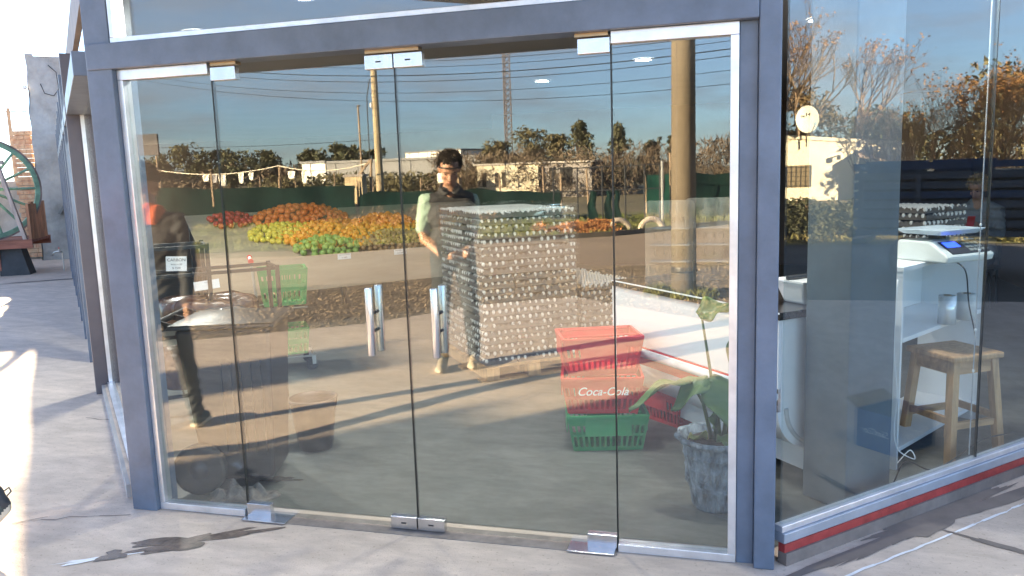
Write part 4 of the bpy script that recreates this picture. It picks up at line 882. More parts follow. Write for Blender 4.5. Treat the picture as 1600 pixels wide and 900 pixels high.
# ---- seated person deep behind the right window
so = Vector((5.25, 6.35, 0))
sp = thing('person', 'seated person in a grey hoodie with a red phone, deep in the shop', 'person', so, R(-25))
HOOD = mat('grey_hoodie', (.22, .24, .27), .85, 0, .1, 9, .2, 40); pr = []
HD, JB, SKB, SHB = range(4)
for s_ in (-1, 1):
    pr += [((s_*.09, 0, .53), .095, (s_*.12, -.42, .53), .068, JB), ((s_*.12, -.42, .53), .066, (s_*.12, -.40, .10), .05, JB), ((s_*.12, -.39, .05), .042, (s_*.12, -.55, .04), .034, SHB),
        ((s_*.18, .02, 1.02), .065, (s_*.22, -.06, .78), .055, HD), ((s_*.22, -.06, .78), .052, (s_*.08, -.30, .84), .036, HD)]
    hand(pr, (s_*.075, -.31, .85), (-s_*.4, -.8, .3), (s_*.3, 0, 1), SKB, .7)
pr += [((-.07, .02, .58), .13, (.07, .02, .58), .13, HD), ((-.06, .03, .75), .13, (.06, .03, .75), .13, HD), ((-.08, .03, .92), .125, (.08, .03, .92), .125, HD), ((-.12, .03, 1.03), .08, (.12, .03, 1.03), .08, HD), ((-.04, .04, 1.08), .08, (.04, .04, 1.08), .08, HD), ((0, .0, 1.06), .055, (0, -.02, 1.18), .05, SKB)]
A = head(pr, (0, -.03, 1.25), (-.3, -.85, -.35), (-.1, -.35, .9), SKB, 1.0)
meshobj('body', body_mesh('body', pr, [HOOD, JEANS, SKIN, SHOEG], .011), sp); face_parts(A, sp); hair(A, sp, mat('fair_hair', (.42, .29, .13), .7, 0, .3, 30), 1.0, n=3600, drop=.5, length=.035, seed=9)
g = G(); bx(g, -.035, .035, -.004, .004, -.07, .07); g.rot(Matrix.Rotation(R(-40), 3, 'X')); tag(g.obj('phone', mat('red_phone', (.5, .04, .04), .4), None, loc=(so.x-.16, so.y-.36, .93), rz=R(-25)), 'red phone in the hands of the seated person', 'phone')
ch = thing('plastic_chair', 'dark chair under the seated person in the grey hoodie', 'chair', (so.x, so.y, 0), R(-25))
bx(G(), -.21, .21, -.22, .22, .40, .43).obj('seat', DARK, ch, bevel=.01); bx(G(), -.2, .2, .20, .225, .48, .80).obj('backrest', DARK, ch, bevel=.01)
for x in (-.18, .18):
    for y in (-.19, .19): G().cyl((x, y, .004), (x*.95, y*.95, .40), .014).obj('leg', BLK, ch)
    G().cyl((x, .20, .40), (x, .215, .55), .012).obj('back_strut', BLK, ch)

# ================================================================== YARD AT THE LEFT
pl = thing('concrete_pillar', 'tall weathered grey concrete pillar beyond the left glass wall', 'pillar', (-11.66, 11.46, 0), R(40))
g = G(); n = 14; q = random.Random(4)
def pf(u, v):
    a = [(-.52, -.22), (.50, -.22), (.50, .22), (-.52, .22), (-.52, -.22)]; k = min(3, int(u*4)); t = u*4-k; w = 1-.22*v
    x = a[k][0]+(a[k+1][0]-a[k][0])*t; y = a[k][1]+(a[k+1][1]-a[k][1])*t; h = .014*math.sin(17*v+5*u*6)+.01*math.sin(41*v+3*x*20)
    return (x*w+h, y*w+h, 4.38*v)
g.grid(pf, 32, 40); g.add([pf(k/4, 1) for k in range(4)], [(0, 1, 2, 3)]); g.obj('shaft', PLASTER, pl)
bx(G(), -.42, -.28, -.2, .0, 4.38, 4.43).obj('cap_stone', PLASTER, pl)
G().tube([(.0, -.19, 4.2), (.14, -.22, 4.05), (.16, -.22, 3.7), (.05, -.22, 3.55), (-.12, -.22, 3.6), (-.18, -.22, 3.8)], .009).obj('loop_cable', DARK, pl, True)
G().ell((-.48, -.25, 3.72), (.05, .05, .05), 8, 5).obj('insulator', WHITE, pl, True)
G().bar((-.1, -.26, 1.0), (.62, -.26, 2.1), .10, .05).obj('brace_scar', mat('dark_scar', (.19, .19, .19), .9, 0, .2, 4), pl)
wl2 = thing('yard_wall', 'low grey rendered wall behind the wooden cart', 'wall', (-11.3, 11.9, 0), R(200))
bx(G(), -.2, 9.0, -.15, .15, 0, 1.75).obj('wall_body', PLASTER, wl2)
BRICK = mat('brick', (.46, .22, .13), .85, 0, .25, 8, .3, 30, col2=(.62, .45, .30))
bp = thing('brick_pier', 'ruined brick pier standing behind the cart wheel', 'brick pier', (-12.45, 11.30, 0), R(30))
for r_ in range(28):
    for k in range(3): bx(G(), k*.13-.2+(.03 if r_ % 2 else 0), k*.13-.075+(.03 if r_ % 2 else 0), -.1, .1, .05+r_*.1, .14+r_*.1).obj('brick', BRICK, bp)
tp = thing('garden_tap', 'small chrome tap with red handle at the end of the glass wall', 'tap', (-9.62, 9.20, 0), R(-135))
G().cyl((0, 0, 0), (0, 0, .36), .012).obj('riser', CHR, tp); G().tube([(0, 0, .36), (.06, 0, .38), (.14, 0, .37), (.17, 0, .30)], .02).obj('spout', CHR, tp, True); G().bar((.05, -.05, .44), (.05, .05, .44), .02, .02).obj('handle', RED, tp); G().cyl((.05, 0, .39), (.05, 0, .43), .01).obj('spindle', CHR, tp)
# unseen twin pillar, added and widened to throw the broad shadow across the apron
pl2 = copy_tree(pl); pl2.location = (-13.25, 9.75, 0); pl2.scale = (1.25, 1, 1); pl2['label'] = 'unseen twin concrete pillar added for its shadow, left of the cart'; pl2.rotation_euler.z = R(45)

ct2 = thing('wooden_cart', 'old reddish wooden flatbed cart with plank end at the left', 'cart', (-10.62, 8.72, 0), R(32))
RW = mat('red_weathered_wood', (.30, .12, .08), .8, 0, .3, 3, .2, 20, stretch=(.5, 4, 4)); RW2 = mat('tan_weathered_wood', (.46, .23, .13), .8, 0, .3, 3, .2, 20, stretch=(4, 4, .6))
for k in range(7): bx(G(), -1.6, .72, -.55+k*.17, -.39+k*.17, .60, .645).obj('bed_plank', RW, ct2)
bx(G(), -1.6, .74, -.60, -.555, .50, .66).obj('side_rail', RW, ct2); bx(G(), -1.6, .74, .65, .695, .50, .66).obj('side_rail', RW, ct2)
for k in range(6): bx(G(), .67, .715, -.5+k*.19, -.33+k*.19, .646, 1.30+(.04 if k % 2 else 0)).obj('end_plank', RW2, ct2)
G().bar((.62, -.52, .65), (.30, -.52, 2.05), .10, .06).obj('shaft_pole', mat('grey_pole_wood', (.45, .38, .34), .85, 0, .25, 3, stretch=(4, 4, .6)), ct2)
bx(G(), -1.5, .4, -.54, -.46, 2.03, 2.10).obj('top_rail', MATS['grey_pole_wood'], ct2)
for x in (.1, -1.3): bx(G(), x-.06, x+.06, -.5, -.4, .1, .50).obj('trestle_leg', RW, ct2)
bx(G(), -1.4, .4, -.47, -.42, .16, .24).obj('stretcher', RW, ct2)
frus(G(), .14, .62, -.5, -.1, .0, .08, .50, -.45, -.1, .497).obj('support_block', mat('black_block', (.05, .055, .06), .8, 0, .2, 4), ct2)
bx(G(), -.9, -.25, -.35, .2, .646, .95).obj('wooden_box', RW2, ct2)
wh = thing('cart_wheel', 'big green spoked cart wheel standing on the wooden cart', 'wheel', (-10.42, 8.42, 1.585), R(62))
WG = mat('green_wheel_paint', (.16, .30, .22), .7, 0, .25, 6); WR = mat('iron_tyre', (.20, .16, .15), .7, .2, .3, 6)
def ringmesh(r0, r1, w, n=48):
    g = G(); V = []
    for i in range(n):
        a = 2*math.pi*i/n
        for r_, y in ((r0, -w), (r1, -w), (r1, w), (r0, w)): V.append((r_*math.cos(a), y, r_*math.sin(a)))
    return g.add(V, [(i*4+k, i*4+(k+1) % 4, ((i+1) % n)*4+(k+1) % 4, ((i+1) % n)*4+k) for i in range(n) for k in range(4)])
ringmesh(.905, .935, .035).obj('tyre', WR, wh); ringmesh(.83, .904, .03).obj('felloe', WG, wh)
G().cyl((0, -.14, 0), (0, .14, 0), .10, n=16).obj('hub', WG, wh); G().cyl((0, -.30, 0), (0, -.14, 0), .055, n=14).obj('axle_cap', WR, wh)
for k in range(14):
    a = 2*math.pi*k/14; G().cyl((.09*math.cos(a), .04*(-1)**k, .09*math.sin(a)), (.835*math.cos(a), 0, .835*math.sin(a)), .026, .022, n=8).obj('spoke', WG, wh)
for i, (x, y, h) in enumerate(((-27.5, 22.4, 5.0), (-24.6, 22.4, 4.7), (-29.5, 21.5, 3.9), (-22.6, 22.8, 3.8))):
    t = thing('utility_pole', ('tallest thin pole far off left of the pillar', 'thin pole with a crossarm far off left of the pillar', 'leftmost thin pole in the glare', 'short thin pole against the brick pier')[i], 'pole', (x, y, 0), 0, 'poles far off in the glare')
    G().cyl((0, 0, 0), (0, 0, h), .09, .06, n=8).obj('shaft', OLDWOOD, t); G().bar((-.5, -.4, h-.15) if i == 1 else (-.1, -.1, h*.8), (.5, .4, h-.15) if i == 1 else (.1, .1, h*.8), .06, .06).obj('crossarm', OLDWOOD, t)

# ================================================================== ACROSS THE ROAD (seen in the door glass)
def crown_tree(name, label, loc, h, w, seed, m, trunk_m, n=2600, leaf=.16, th=.35, k=26, group=None, shape='round', cat='tree', flat=.4):
    t = thing(name, label, cat, loc, 0, group); r = random.Random(seed); cs, rs = [], []; g = G()
    top = h*th; g.tube([(0, 0, -.1), (r.uniform(-.05, .05)*w, r.uniform(-.05, .05)*w, top), (r.uniform(-.08, .08)*w, 0, h*.75)], [.035*h*.6+.04, .025*h*.6+.03, .03], 7)
    for i in range(k):
        v = r.random()
        if shape == 'round': zz = top+(h-top)*(.1+.85*v); ra = w/2*math.sqrt(max(.05, 1-((v-.45)/.6)**2))*r.uniform(.2, .95); cr = w*r.uniform(.12, .22)
        elif shape == 'pine': zz = top+(h-top)*v; ra = w/2*(1.02-v)*r.uniform(.3, 1); cr = w*(.20-.12*v)
        else: zz = top+(h-top)*v; ra = w/2*(1-v*.6)*r.uniform(.1, .7); cr = w*.25
        a = r.uniform(0, 6.283); c_ = (ra*math.cos(a), ra*math.sin(a), zz); cs.append(c_); rs.append((cr, cr, cr*.75))
        if i % 2 == 0: g.tube([(0, 0, top*.9+(zz-top)*.4), (c_[0]*.5, c_[1]*.5, zz-.12*h*.5), c_], [.02*h*.5+.01, .012*h*.5+.008, .006], 5)
    g.obj('trunk', trunk_m, t, True); meshobj('crown', leaf_mesh('crown', cs, rs, n, leaf, m, seed, flat), t); return t
def bare_tree(name, label, loc, h, seed, m, leafm=None, nleaf=0, spread=.5, group=None, stems=1, depth=5, cat='tree', r0=None, leaf=.07):
    t = thing(name, label, cat, loc, 0, group); r = random.Random(seed); g = G(); tips = []
    def grow(p, d, L, rad, k):
        e = p+d*L; mid = p+d*L*.5+Vector((r.uniform(-1, 1), r.uniform(-1, 1), 0))*L*.06
        g.tube([p, mid, e], [rad, rad*.82, rad*.66], 5 if rad > .015 else 3)
        if k == 0: tips.append(e); return
        for i in range(r.choice((2, 2, 3))):
            nd = (d+Vector((r.uniform(-1, 1), r.uniform(-1, 1), r.uniform(-.35, .75)))*spread).normalized(); grow(e, nd, L*r.uniform(.62, .86), rad*.62, k-1)
        if k <= 2: tips.append(e)
    for s_ in range(stems):
        a = r.uniform(0, 6.283); d = Vector((math.cos(a)*.35*(stems > 1), math.sin(a)*.35*(stems > 1), 1)).normalized()
        grow(Vector((r.uniform(-.1, .1)*stems*.4, r.uniform(-.1, .1)*stems*.4, -.05)), d, h*.30, (r0 or .02*h)*r.uniform(.6, 1), depth)
    g.obj('branches', m, t)
    zs = sorted(p.z for p in tips); cut = zs[int(len(zs)*.45)]; tips = [p for p in tips if p.z > cut]
    if nleaf: meshobj('leaves', leaf_mesh('leaves', [tuple(p) for p in tips], [(.11, .11, .10)]*len(tips), nleaf, leaf, leafm, seed, .45), t)
    return t
F1 = mat('dark_evergreen', (.065, .08, .04), .8, 0, .4, .5, trans=.15, col2=(.11, .10, .05)); F2 = mat('olive_foliage', (.10, .10, .045), .8, 0, .4, .5, trans=.15, col2=(.15, .12, .06)); F3 = mat('brown_scrub', (.17, .125, .085), .9, 0, .35, .4, col2=(.10, .075, .05))
BARK = mat('bark', (.13, .10, .075), .9, 0, .3, 4); TWIG = mat('twig', (.24, .17, .11), .9, 0, .3, 3); ORL = mat('autumn_leaf', (.40, .22, .08), .8, 0, .3, 2, trans=.25, col2=(.25, .13, .05))
LT = ['second', 'third', 'fourth', 'fifth', 'sixth', 'seventh', 'eighth', 'ninth', 'tenth', 'eleventh', 'twelfth']
# dark trees on the left horizon
for i, (x, y, h, w) in enumerate(((-73, -90, 5.0, 9), (-68, -90, 6.1, 7), (-64, -92, 5.4, 6), (-60, -90, 5.0, 7), (-56, -91, 4.9, 6), (-48.5, -90, 5.0, 5), (-45.6, -90, 5.5, 5), (-42.5, -89, 5.9, 5.4), (-39.6, -90, 4.8, 4.5), (-83, -92, 6.4, 8))):
    crown_tree('dark_tree', 'dark rounded tree on the left horizon, ' + ('leftmost of the row' if i == 9 else (['second', 'third', 'fourth', 'fifth', 'sixth', 'seventh', 'eighth', 'ninth', 'last'][i] + ' of the row')), (x, y, 0), h, w, 20+i, F1, BARK, 1500, .34, .2, 22, 'dark trees on the left horizon')
# pines and olive trees behind the white shed
for i, (x, y, h, w, s, l) in enumerate(((-8.2, -55, 4.9, 4.6, 'pine', 'tall dark pine behind the grey end of the shed'), (-5.2, -55, 4.6, 4.4, 'pine', 'tall dark pine beside the door edge above the gate'), (-12.6, -58, 4.9, 4.4, 'round', 'rounded olive tree behind the white shed'), (-16.0, -60, 4.0, 3.6, 'round', 'low olive bush left of the rounded olive tree'), (-10.4, -57, 4.3, 3.2, 'round', 'olive tree between the rounded one and the tall pine'), (-3.2, -58, 3.6, 3.4, 'pine', 'shorter pine right of the door edge'))):
    crown_tree('pine_tree' if s == 'pine' else 'olive_tree', l, (x, y, 0), h, w, 40+i, F1 if s == 'pine' else F2, BARK, 2600, .17, .15, 34, 'trees behind the white shed', s)
for i, x in enumerate((-1.6, -2.6, -.6)):
    crown_tree('cypress_tree', ('slim dark cypress in the middle of the three by the concrete pole', 'slim dark cypress left of the other two', 'slim dark cypress closest to the concrete pole')[i], (x-1.2, -72, 0), (4.6, 4.2, 4.1)[i], .9, 60+i, F1, BARK, 700, .12, .1, 14, 'cypresses on the horizon', 'col')
# brown scrub wood
cs = []; r = random.Random(12)
for i in range(260): x = r.uniform(-16, 9); cs.append((x, -46+r.uniform(-3, 3), r.uniform(.2, 2.5+max(0, (x+2)*.09))))
tag(meshobj('scrub', leaf_mesh('scrub', cs, [(1.1, 1.0, .7)]*260, 16000, .26, F3, 3, .12, .8)), 'brown leafless scrub in a long band behind the green netting', 'scrub', kind='stuff')
cs = [(-22+r.uniform(-16, 16), -62+r.uniform(-4, 4), r.uniform(.2, 1.5)) for i in range(160)]
tag(meshobj('hedge_scrub', leaf_mesh('hedge_scrub', cs, [(1.6, 1.2, .6)]*160, 9000, .28, F2, 4, .3)), 'olive scrub in front of the long grey shed on the left', 'scrub', kind='stuff')
cs = [(-50+r.uniform(-34, 20), -88+r.uniform(-4, 0), r.uniform(.2, 3.0)) for i in range(200)]
tag(meshobj('far_scrub', leaf_mesh('far_scrub', cs, [(2.6, 1.2, .9)]*200, 9000, .4, F3, 5, .3)), 'brown undergrowth below the dark trees on the left horizon', 'scrub', kind='stuff')
bare_tree('bare_tree', 'leafless grey tree behind the thin pole by the right frame', (3.6, -50, 0), 6.2, 5, TWIG, spread=.55, depth=6)

# green shade netting on posts
NET = mat('shade_net', (.004, .019, .016), .8, 0, .35, 1.5, .2, 20, trans=.12, spec=.1, stretch=(1, 1, .4)); NET2 = mat('shade_net_light', (.010, .06, .045), .8, 0, .3, 1.5, .2, 20, trans=.25, spec=.1)
def net(label, x0, x1, y0, y1, h0, h1, seed, m=NET, sag=.10):
    q = random.Random(seed); t = thing('shade_netting', label, 'netting', (x0, y0, 0), 0, 'green shade netting'); ph = [q.uniform(0, 6) for _ in range(5)]; L_ = x1-x0; g = G(); nu = max(8, int(L_*4))
    def f(u, v):
        x = L_*u; h = h0+(h1-h0)*u+sag*(math.sin(x*1.9+ph[0])*.5+math.sin(x*3.7+ph[1])*.35+math.sin(x*.7+ph[2])*.5)
        return (x, (y1-y0)*u+.10*math.sin(x*2.6+ph[3])*(.3+v)+.06*math.sin(7*v+x*4+ph[4]), h*v)
    g.grid(f, nu, 8); g.obj('net', m, t, True); k = max(2, int(L_/2.6))
    for i in range(k+1): u = i/k; G().cyl((L_*u, (y1-y0)*u-.12, -.1), (L_*u+q.uniform(-.06, .06), (y1-y0)*u-.12, h0+(h1-h0)*u+q.uniform(.05, .7)), .045, .035, n=7).obj('post', OLDWOOD, t)
    return t
net('long dark green shade netting on posts at the left across the road', -24, -9.6, -21.6, -22.0, 1.55, 1.25, 1, sag=.05)
net('green shade netting behind the man, below the white shed', -9.5, -2.6, -22.0, -21.6, .95, 1.05, 2, sag=.12)
net('lighter green netting piled behind the gate', .0, 1.0, -23.5, -23.5, 1.25, 1.35, 3, NET2)
net('green shade netting right of the gate behind the concrete pole', .9, 6, -21.8, -22.2, 1.35, 1.45, 4, sag=.10)
# gate of thin tube
gt = thing('field_gate', 'thin dark tube gate and mesh fence with scraps of netting', 'gate', (-2.45, -20, 0))
for x in (0, .72, 1.45, 2.2, 2.75, 3.18): G().cyl((x, 0, -.1), (x, 0, 1.66), .022, n=7).obj('upright', BLK, gt)
for z in (.04, .95, 1.62): G().cyl((0, 0, z), (3.18, 0, z+.04), .018, n=7).obj('rail', BLK, gt)
G().cyl((3.25, 0, -.1), (3.25, 0, 1.75), .04, n=9).obj('gate_post', mat('grey_post', (.32, .33, .33), .7), gt)
for i, (x, w) in enumerate(((1.15, .16), (1.62, .14), (1.95, .12))):
    G().grid(lambda u, v: (x+w*(u-.5)*(2-v)+.03*math.sin(9*v), .03*math.sin(7*u+5*v), .05+.9*v), 4, 8).obj('net_scrap', NET, gt, True)
# timber poles, wires, lattice mast
wp = thing('timber_pole', 'timber utility pole with wires beyond the netting', 'pole', (-10.5, -26, 0)); G().cyl((0, 0, -.2), (0, 0, 7.4), .16, .11, n=12).obj('shaft', mat('timber_pole', (.42, .34, .22), .85, 0, .2, 3, .2, 20, stretch=(3, 3, .3)), wp)
G().tube([(-.14, .1, 5.3), (-.3, .1, 4.6), (-.32, .1, 3.0), (-.3, .1, .5)], .02, 5).obj('down_lead', DARK, wp); G().cyl((-.14, .1, 4.2), (-.14, .1, 4.4), .05).obj('insulator', WHITE, wp)
G().bar((-.7, 0, 7.0), (.7, 0, 7.0), .10, .10).obj('crossarm', OLDWOOD, wp)
tp2 = thing('timber_pole', 'thin bare pole left of the timber utility pole', 'pole', (-11.24, -26, 0)); G().cyl((0, 0, -.2), (0, 0, 4.35), .05, .035, n=8).obj('shaft', OLDWOOD, tp2); G().cyl((-.05, 0, 4.3), (.1, 0, 4.34), .03).obj('hook', DARK, tp2)
cp = thing('concrete_pole', 'thick round concrete utility pole beside the road', 'pole', (2.15, -6.83, 0))
G().cyl((0, 0, -.3), (0, 0, 8.5), .155, .115, n=28).obj('shaft', mat('pole_concrete', (.205, .165, .115), .85, 0, .16, 2, .15, 30, stretch=(1, 1, .3)), cp, False)
cp.children[0].data.polygons.foreach_set('use_smooth', [len(p.vertices) == 4 for p in cp.children[0].data.polygons])
G().tube([(-.075, .125, .1), (-.065, .118, 4), (-.05, .10, 8.2)], .009, 5).obj('earth_wire', mat('dull_wire', (.2, .17, .14), .7), cp)
G().lathe([(.157, .0), (.162, .02), (.162, .05), (.156, .07)], (0, 0, .3), n=28).obj('band', DARK, cp)
cs = [(2.15+r.uniform(-.45, .35), -6.83+r.uniform(-.3, .35), .03) for i in range(60)]
tag(meshobj('pole_grass', leaf_mesh('pole_grass', cs, [(.08, .08, .05)]*60, 1400, .08, GRASS, 8, .12, 1.8)), 'tuft of green grass round the foot of the concrete pole', 'grass', kind='stuff')
def wire(label, a, b, sag, r_=.010):
    a, b = Vector(a), Vector(b); pts = [a.lerp(b, k/24)+Vector((0, 0, -sag*4*(k/24)*(1-k/24))) for k in range(25)]
    base = pts[12]; return tag(G().tube([p-base for p in pts], r_, 4).obj('overhead_wire', mat('wire_black', (.012, .012, .013), 1, spec=0), None, loc=base), label, 'wire', 'overhead wires')
for i, (za, zb, rr, l) in enumerate(((6.75, 5.1, .011, 'topmost thin overhead wire across the door glass'), (6.5, 4.95, .011, 'second overhead wire from the top across the door glass'), (6.15, 4.78, .018, 'thick overhead cable across the door glass'), (5.9, 4.62, .013, 'overhead wire just under the thick cable'), (5.5, 4.25, .010, 'lower thin overhead wire across the door glass'), (5.3, 3.85, .010, 'lowest thin overhead wire across the door glass'))):
    wire(l, (-21, -27+.2*i, za+.55), (7.5, -19-.2*i, zb+.25), .95, rr)
wire('pale slack wire low over the netting at the left', (-40, -40, 4.4), (-10.5, -26, 3.0), .3, .012)
wire('single dark wire high across the right-hand window', (33, -8, 8.2), (26, 20, 8.6), .5, .016)
lt = thing('lattice_mast', 'tall thin lattice radio mast standing behind the white shed', 'mast', (-15.05, -60, 0)); H = 21
for a in range(3): an = 2*math.pi*a/3; G().cyl((.34*math.cos(an), .34*math.sin(an), 0), (.30*math.cos(an), .30*math.sin(an), H), .045, n=5).obj('leg', mat('galvanised', (.16, .125, .115), .8), lt)
g = G()
for k in range(48):
    z = k*H/48
    for a in range(3): p, q_ = 2*math.pi*a/3, 2*math.pi*(a+1)/3; rr_ = .34-.04*z/H; g.bar((rr_*math.cos(p), rr_*math.sin(p), z), (rr_*math.cos(q_), rr_*math.sin(q_), z+H/48), .05, .05)
tag(g.obj('lacing', MATS['galvanised'], lt), kind='stuff')
# white shed, grey wing
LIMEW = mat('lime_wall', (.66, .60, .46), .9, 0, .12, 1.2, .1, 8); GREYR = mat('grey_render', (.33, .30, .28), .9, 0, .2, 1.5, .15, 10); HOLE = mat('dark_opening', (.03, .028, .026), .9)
ws = thing('white_shed', 'low whitewashed shed with a grey end behind the netting', 'shed', (-8.6, -44, 0))
bx(G(), -4.0, 0, -4, 0, -.1, 1.98).obj('front_wall', LIMEW, ws); bx(G(), .002, 3.1, -4, -.02, -.1, 2.0).obj('side_wall', GREYR, ws)
bx(G(), -4.2, 3.25, -4.2, .12, 2.005, 2.11).obj('roof', mat('shed_roof', (.45, .42, .38), .8), ws); bx(G(), 1.2, 1.95, -.012, -.0, .6, 1.75).obj('door', HOLE, ws); bx(G(), .55, .95, -.012, 0, 1.2, 1.75).obj('window', HOLE, ws)
for x in (-3.55, -2.75, -2.3): bx(G(), x-.12, x+.12, .002, .012, .7, 1.55).obj('window', HOLE, ws)
bx(G(), -.45, -.05, .0, .35, .0, 1.85).obj('chimney_pier', LIMEW, ws)
def shed(label, loc, rz, L_, D, h, m, rm, name='warehouse', nw=0):
    t = thing(name, label, 'warehouse', loc, rz, 'far warehouses'); bx(G(), -L_/2, L_/2, -D/2, D/2, -.2, h).obj('wall', m, t); bx(G(), -L_/2-.2, L_/2+.2, -D/2-.2, D/2+.2, h, h+.25).obj('roof', rm, t)
    k = int(L_/3)
    for i in range(k): bx(G(), -L_/2+i*3+1.46, -L_/2+i*3+1.54, D/2, D/2+.06, 0, h).obj('seam', rm, t)
    return t
WMET = mat('white_sheet', (.75, .73, .68), .6, 0, .04, 1); GMET = mat('grey_sheet', (.17, .175, .185), .6, 0, .06, 1)
shed('big white warehouse on the horizon behind the man', (-55, -156, 0), R(30), 18, 9, 6.1, WMET, GMET)
shed('long low grey shed on the left horizon', (-31, -84, 0), R(8), 22, 8, 3.2, GMET, GMET); shed('white gable shed left of the long grey one', (-43.5, -84, 0), R(20), 4, 4, 3.3, WMET, GMET)
tk = thing('roof_tank', 'pale water tank on a stand behind the man at the left', 'tank', (-14.0, -42, 0)); G().lathe([(.01, 1.05), (.40, 1.05), (.43, 1.1), (.43, 1.6), (.25, 1.75), (.01, 1.77)], n=20).obj('barrel', mat('pale_tank', (.66, .62, .54), .7, 0, .15, 3), tk, True)
for a in range(4): G().cyl((.3*math.cos(a*1.57), .3*math.sin(a*1.57), -.1), (.3*math.cos(a*1.57), .3*math.sin(a*1.57), 1.05), .04, n=6).obj('leg', OLDWOOD, tk)
dk = thing('dark_board', 'dark square board on posts at the far left of the reflection', 'board', (-24.5, -30, 0)); bx(G(), -.95, .55, -.05, .05, 2.95, 3.95).obj('panel', mat('dark_panel', (.07, .065, .075), .8), dk)
for x in (-.7, .3): G().cyl((x, -.1, -.1), (x, -.1, 3.9), .05, n=7).obj('post', OLDWOOD, dk)
bpier = thing('brick_block', 'pale brick meter box beside the thin pole', 'meter box', (-10.75, -24.4, 0)); bx(G(), -.35, .35, -.2, .2, -.1, 1.60).obj('block', mat('tan_brick', (.50, .40, .25), .9, 0, .25, 5, .3, 12), bpier); bx(G(), -.40, .40, -.25, .25, 1.60, 1.68).obj('cap', GREYR, bpier)
# washing line
wash = thing('washing_line', 'sagging pale washing line between posts at the left', 'washing line', (-14.5, -25, 0))
for x, h in ((-5.6, 2.15), (0.1, 2.1), (4.0, 2.25)): G().cyl((x, 0, -.1), (x+.15, 0, h), .05, n=7).obj('post', OLDWOOD, wash)
G().bar((3.2, 0, 1.2), (4.1, 0, 2.2), .08, .08).obj('brace', OLDWOOD, wash)
for a, b in ((-5.5, .2), (.2, 4.1)): G().tube([(a+(b-a)*k/16, 0, 2.12-.25*4*(k/16)*(1-k/16)) for k in range(17)], .022, 5).obj('line', mat('pale_rope', (.75, .68, .55), .8), wash)
CL = [mat('white_cloth', (.8, .78, .70), .9, 0, .05, 4), mat('grey_cloth', (.30, .29, .30), .9, 0, .1, 4)]
for i, (x, w, h, k, l) in enumerate(((-3.3, .28, .3, 0, 'small white cloth first on the washing line'), (-2.9, .26, .36, 1, 'grey cloth on the washing line'), (-2.45, .5, .5, 0, 'widest white cloth on the washing line'), (-1.5, .22, .42, 0, 'narrow white cloth on the washing line'), (-1.05, .2, .3, 0, 'last small white cloth on the washing line'), (.75, .3, .3, 0, 'white cloth on the right span of the washing line'), (1.3, .22, .5, 0, 'long white cloth on the right span of the washing line'))):
    z = 1.95; o = G().grid(lambda u, v: (w*(u-.5), .03*math.sin(6*u+4*v), -h*v), 6, 6).obj('hung_cloth', CL[k], None, True, loc=(-14.5+x, -25, z-.05), solid=.004); tag(o, l, 'cloth', 'washing on the line')
# posts standing in the field
for i in range(12):
    x = -22+i*1.75; t = tag(G().cyl((0, 0, -.1), (rnd.uniform(-.1, .1), 0, 1.45+rnd.uniform(0, .35)), .04, .03, n=6).obj('fence_post', OLDWOOD, None, loc=(x, -27.5, 0)), 'weathered field post above the netting, ' + (['first', 'second', 'third', 'fourth', 'fifth', 'sixth', 'seventh', 'eighth', 'ninth', 'tenth', 'eleventh', 'twelfth'][i]) + ' from the left', 'post', 'field posts')
# leaf heap and old tyres by the kerb
cs = [(-1.0+r.gauss(0, .42), -16.7+r.gauss(0, .25), .04+abs(r.gauss(0, .10))) for i in range(120)]
tag(meshobj('leaf_heap', leaf_mesh('leaf_heap', cs, [(.2, .18, .08)]*120, 6500, .04, mat('orange_leaf', (.50, .22, .055), .8, 0, .3, 3, col2=(.32, .13, .04)), 9, .5)), 'heap of orange fallen leaves on the verge by the road', 'leaves', kind='stuff')
for x, l in ((-.05, 'half-buried pale tyre by the kerb at the door edge'), (.75, 'half-buried pale tyre by the kerb right of the door edge')):
    t = thing('old_tyre', l, 'tyre', (x, -17.0-.4*x, .02), R(-30), 'tyres sunk in the verge'); g = G(); g.tube([(.3*math.cos(a), 0, .27*math.sin(a)) for a in [math.pi*k/14 for k in range(15)]], .075, 8).obj('tyre', mat('painted_tyre', (.55, .46, .36), .85), t, True)
cs = [(-7.2+r.gauss(0, 1.1), -20.6+r.gauss(0, .4), .1+abs(r.gauss(0, .2))) for i in range(70)]
tag(meshobj('brush_pile', leaf_mesh('brush_pile', cs, [(.35, .3, .2)]*70, 2600, .10, mat('brush', (.24, .16, .10), .9, 0, .4, 2), 10, .10)), 'heap of brown cut brushwood in front of the netting', 'brushwood', kind='stuff')

# ================================================================== RIGHT-HAND SIDE STREET (seen in the right window)
HW = mat('cream_wall', (.74, .67, .52), .9, 0, .10, .8, .15, 8)
hs_ = thing('cream_house', 'cream rendered house with a shuttered window and lean-to roof', 'house', (35.4, 0, 0))
g = G(); y0, y1 = -6.0, 6.9; g.add([(0, y0, -.1), (0, y1, -.1), (0, y1, 2.1), (0, y0, 3.4), (6, y0, -.1), (6, y1, -.1), (6, y1, 2.1), (6, y0, 3.4)], [(0, 1, 2, 3), (7, 6, 5, 4), (1, 5, 6, 2), (4, 0, 3, 7), (3, 2, 6, 7)]); g.obj('wall', HW, hs_)
G().bar((-.02, y0, 3.45), (-.02, y1, 2.15), .10, .14).obj('parapet', HW, hs_)
wd = bx(G(), -.05, -.002, 2.0, 3.0, .55, 1.45).obj('window', mat('blind', (.20, .16, .10), .8, 0, .2, 12), hs_)
for k in range(6): bx(G(), -.065, -.052, 2.0+k*.19, 2.03+k*.19, .55, 1.45).obj('grille_bar', BLK, wd)
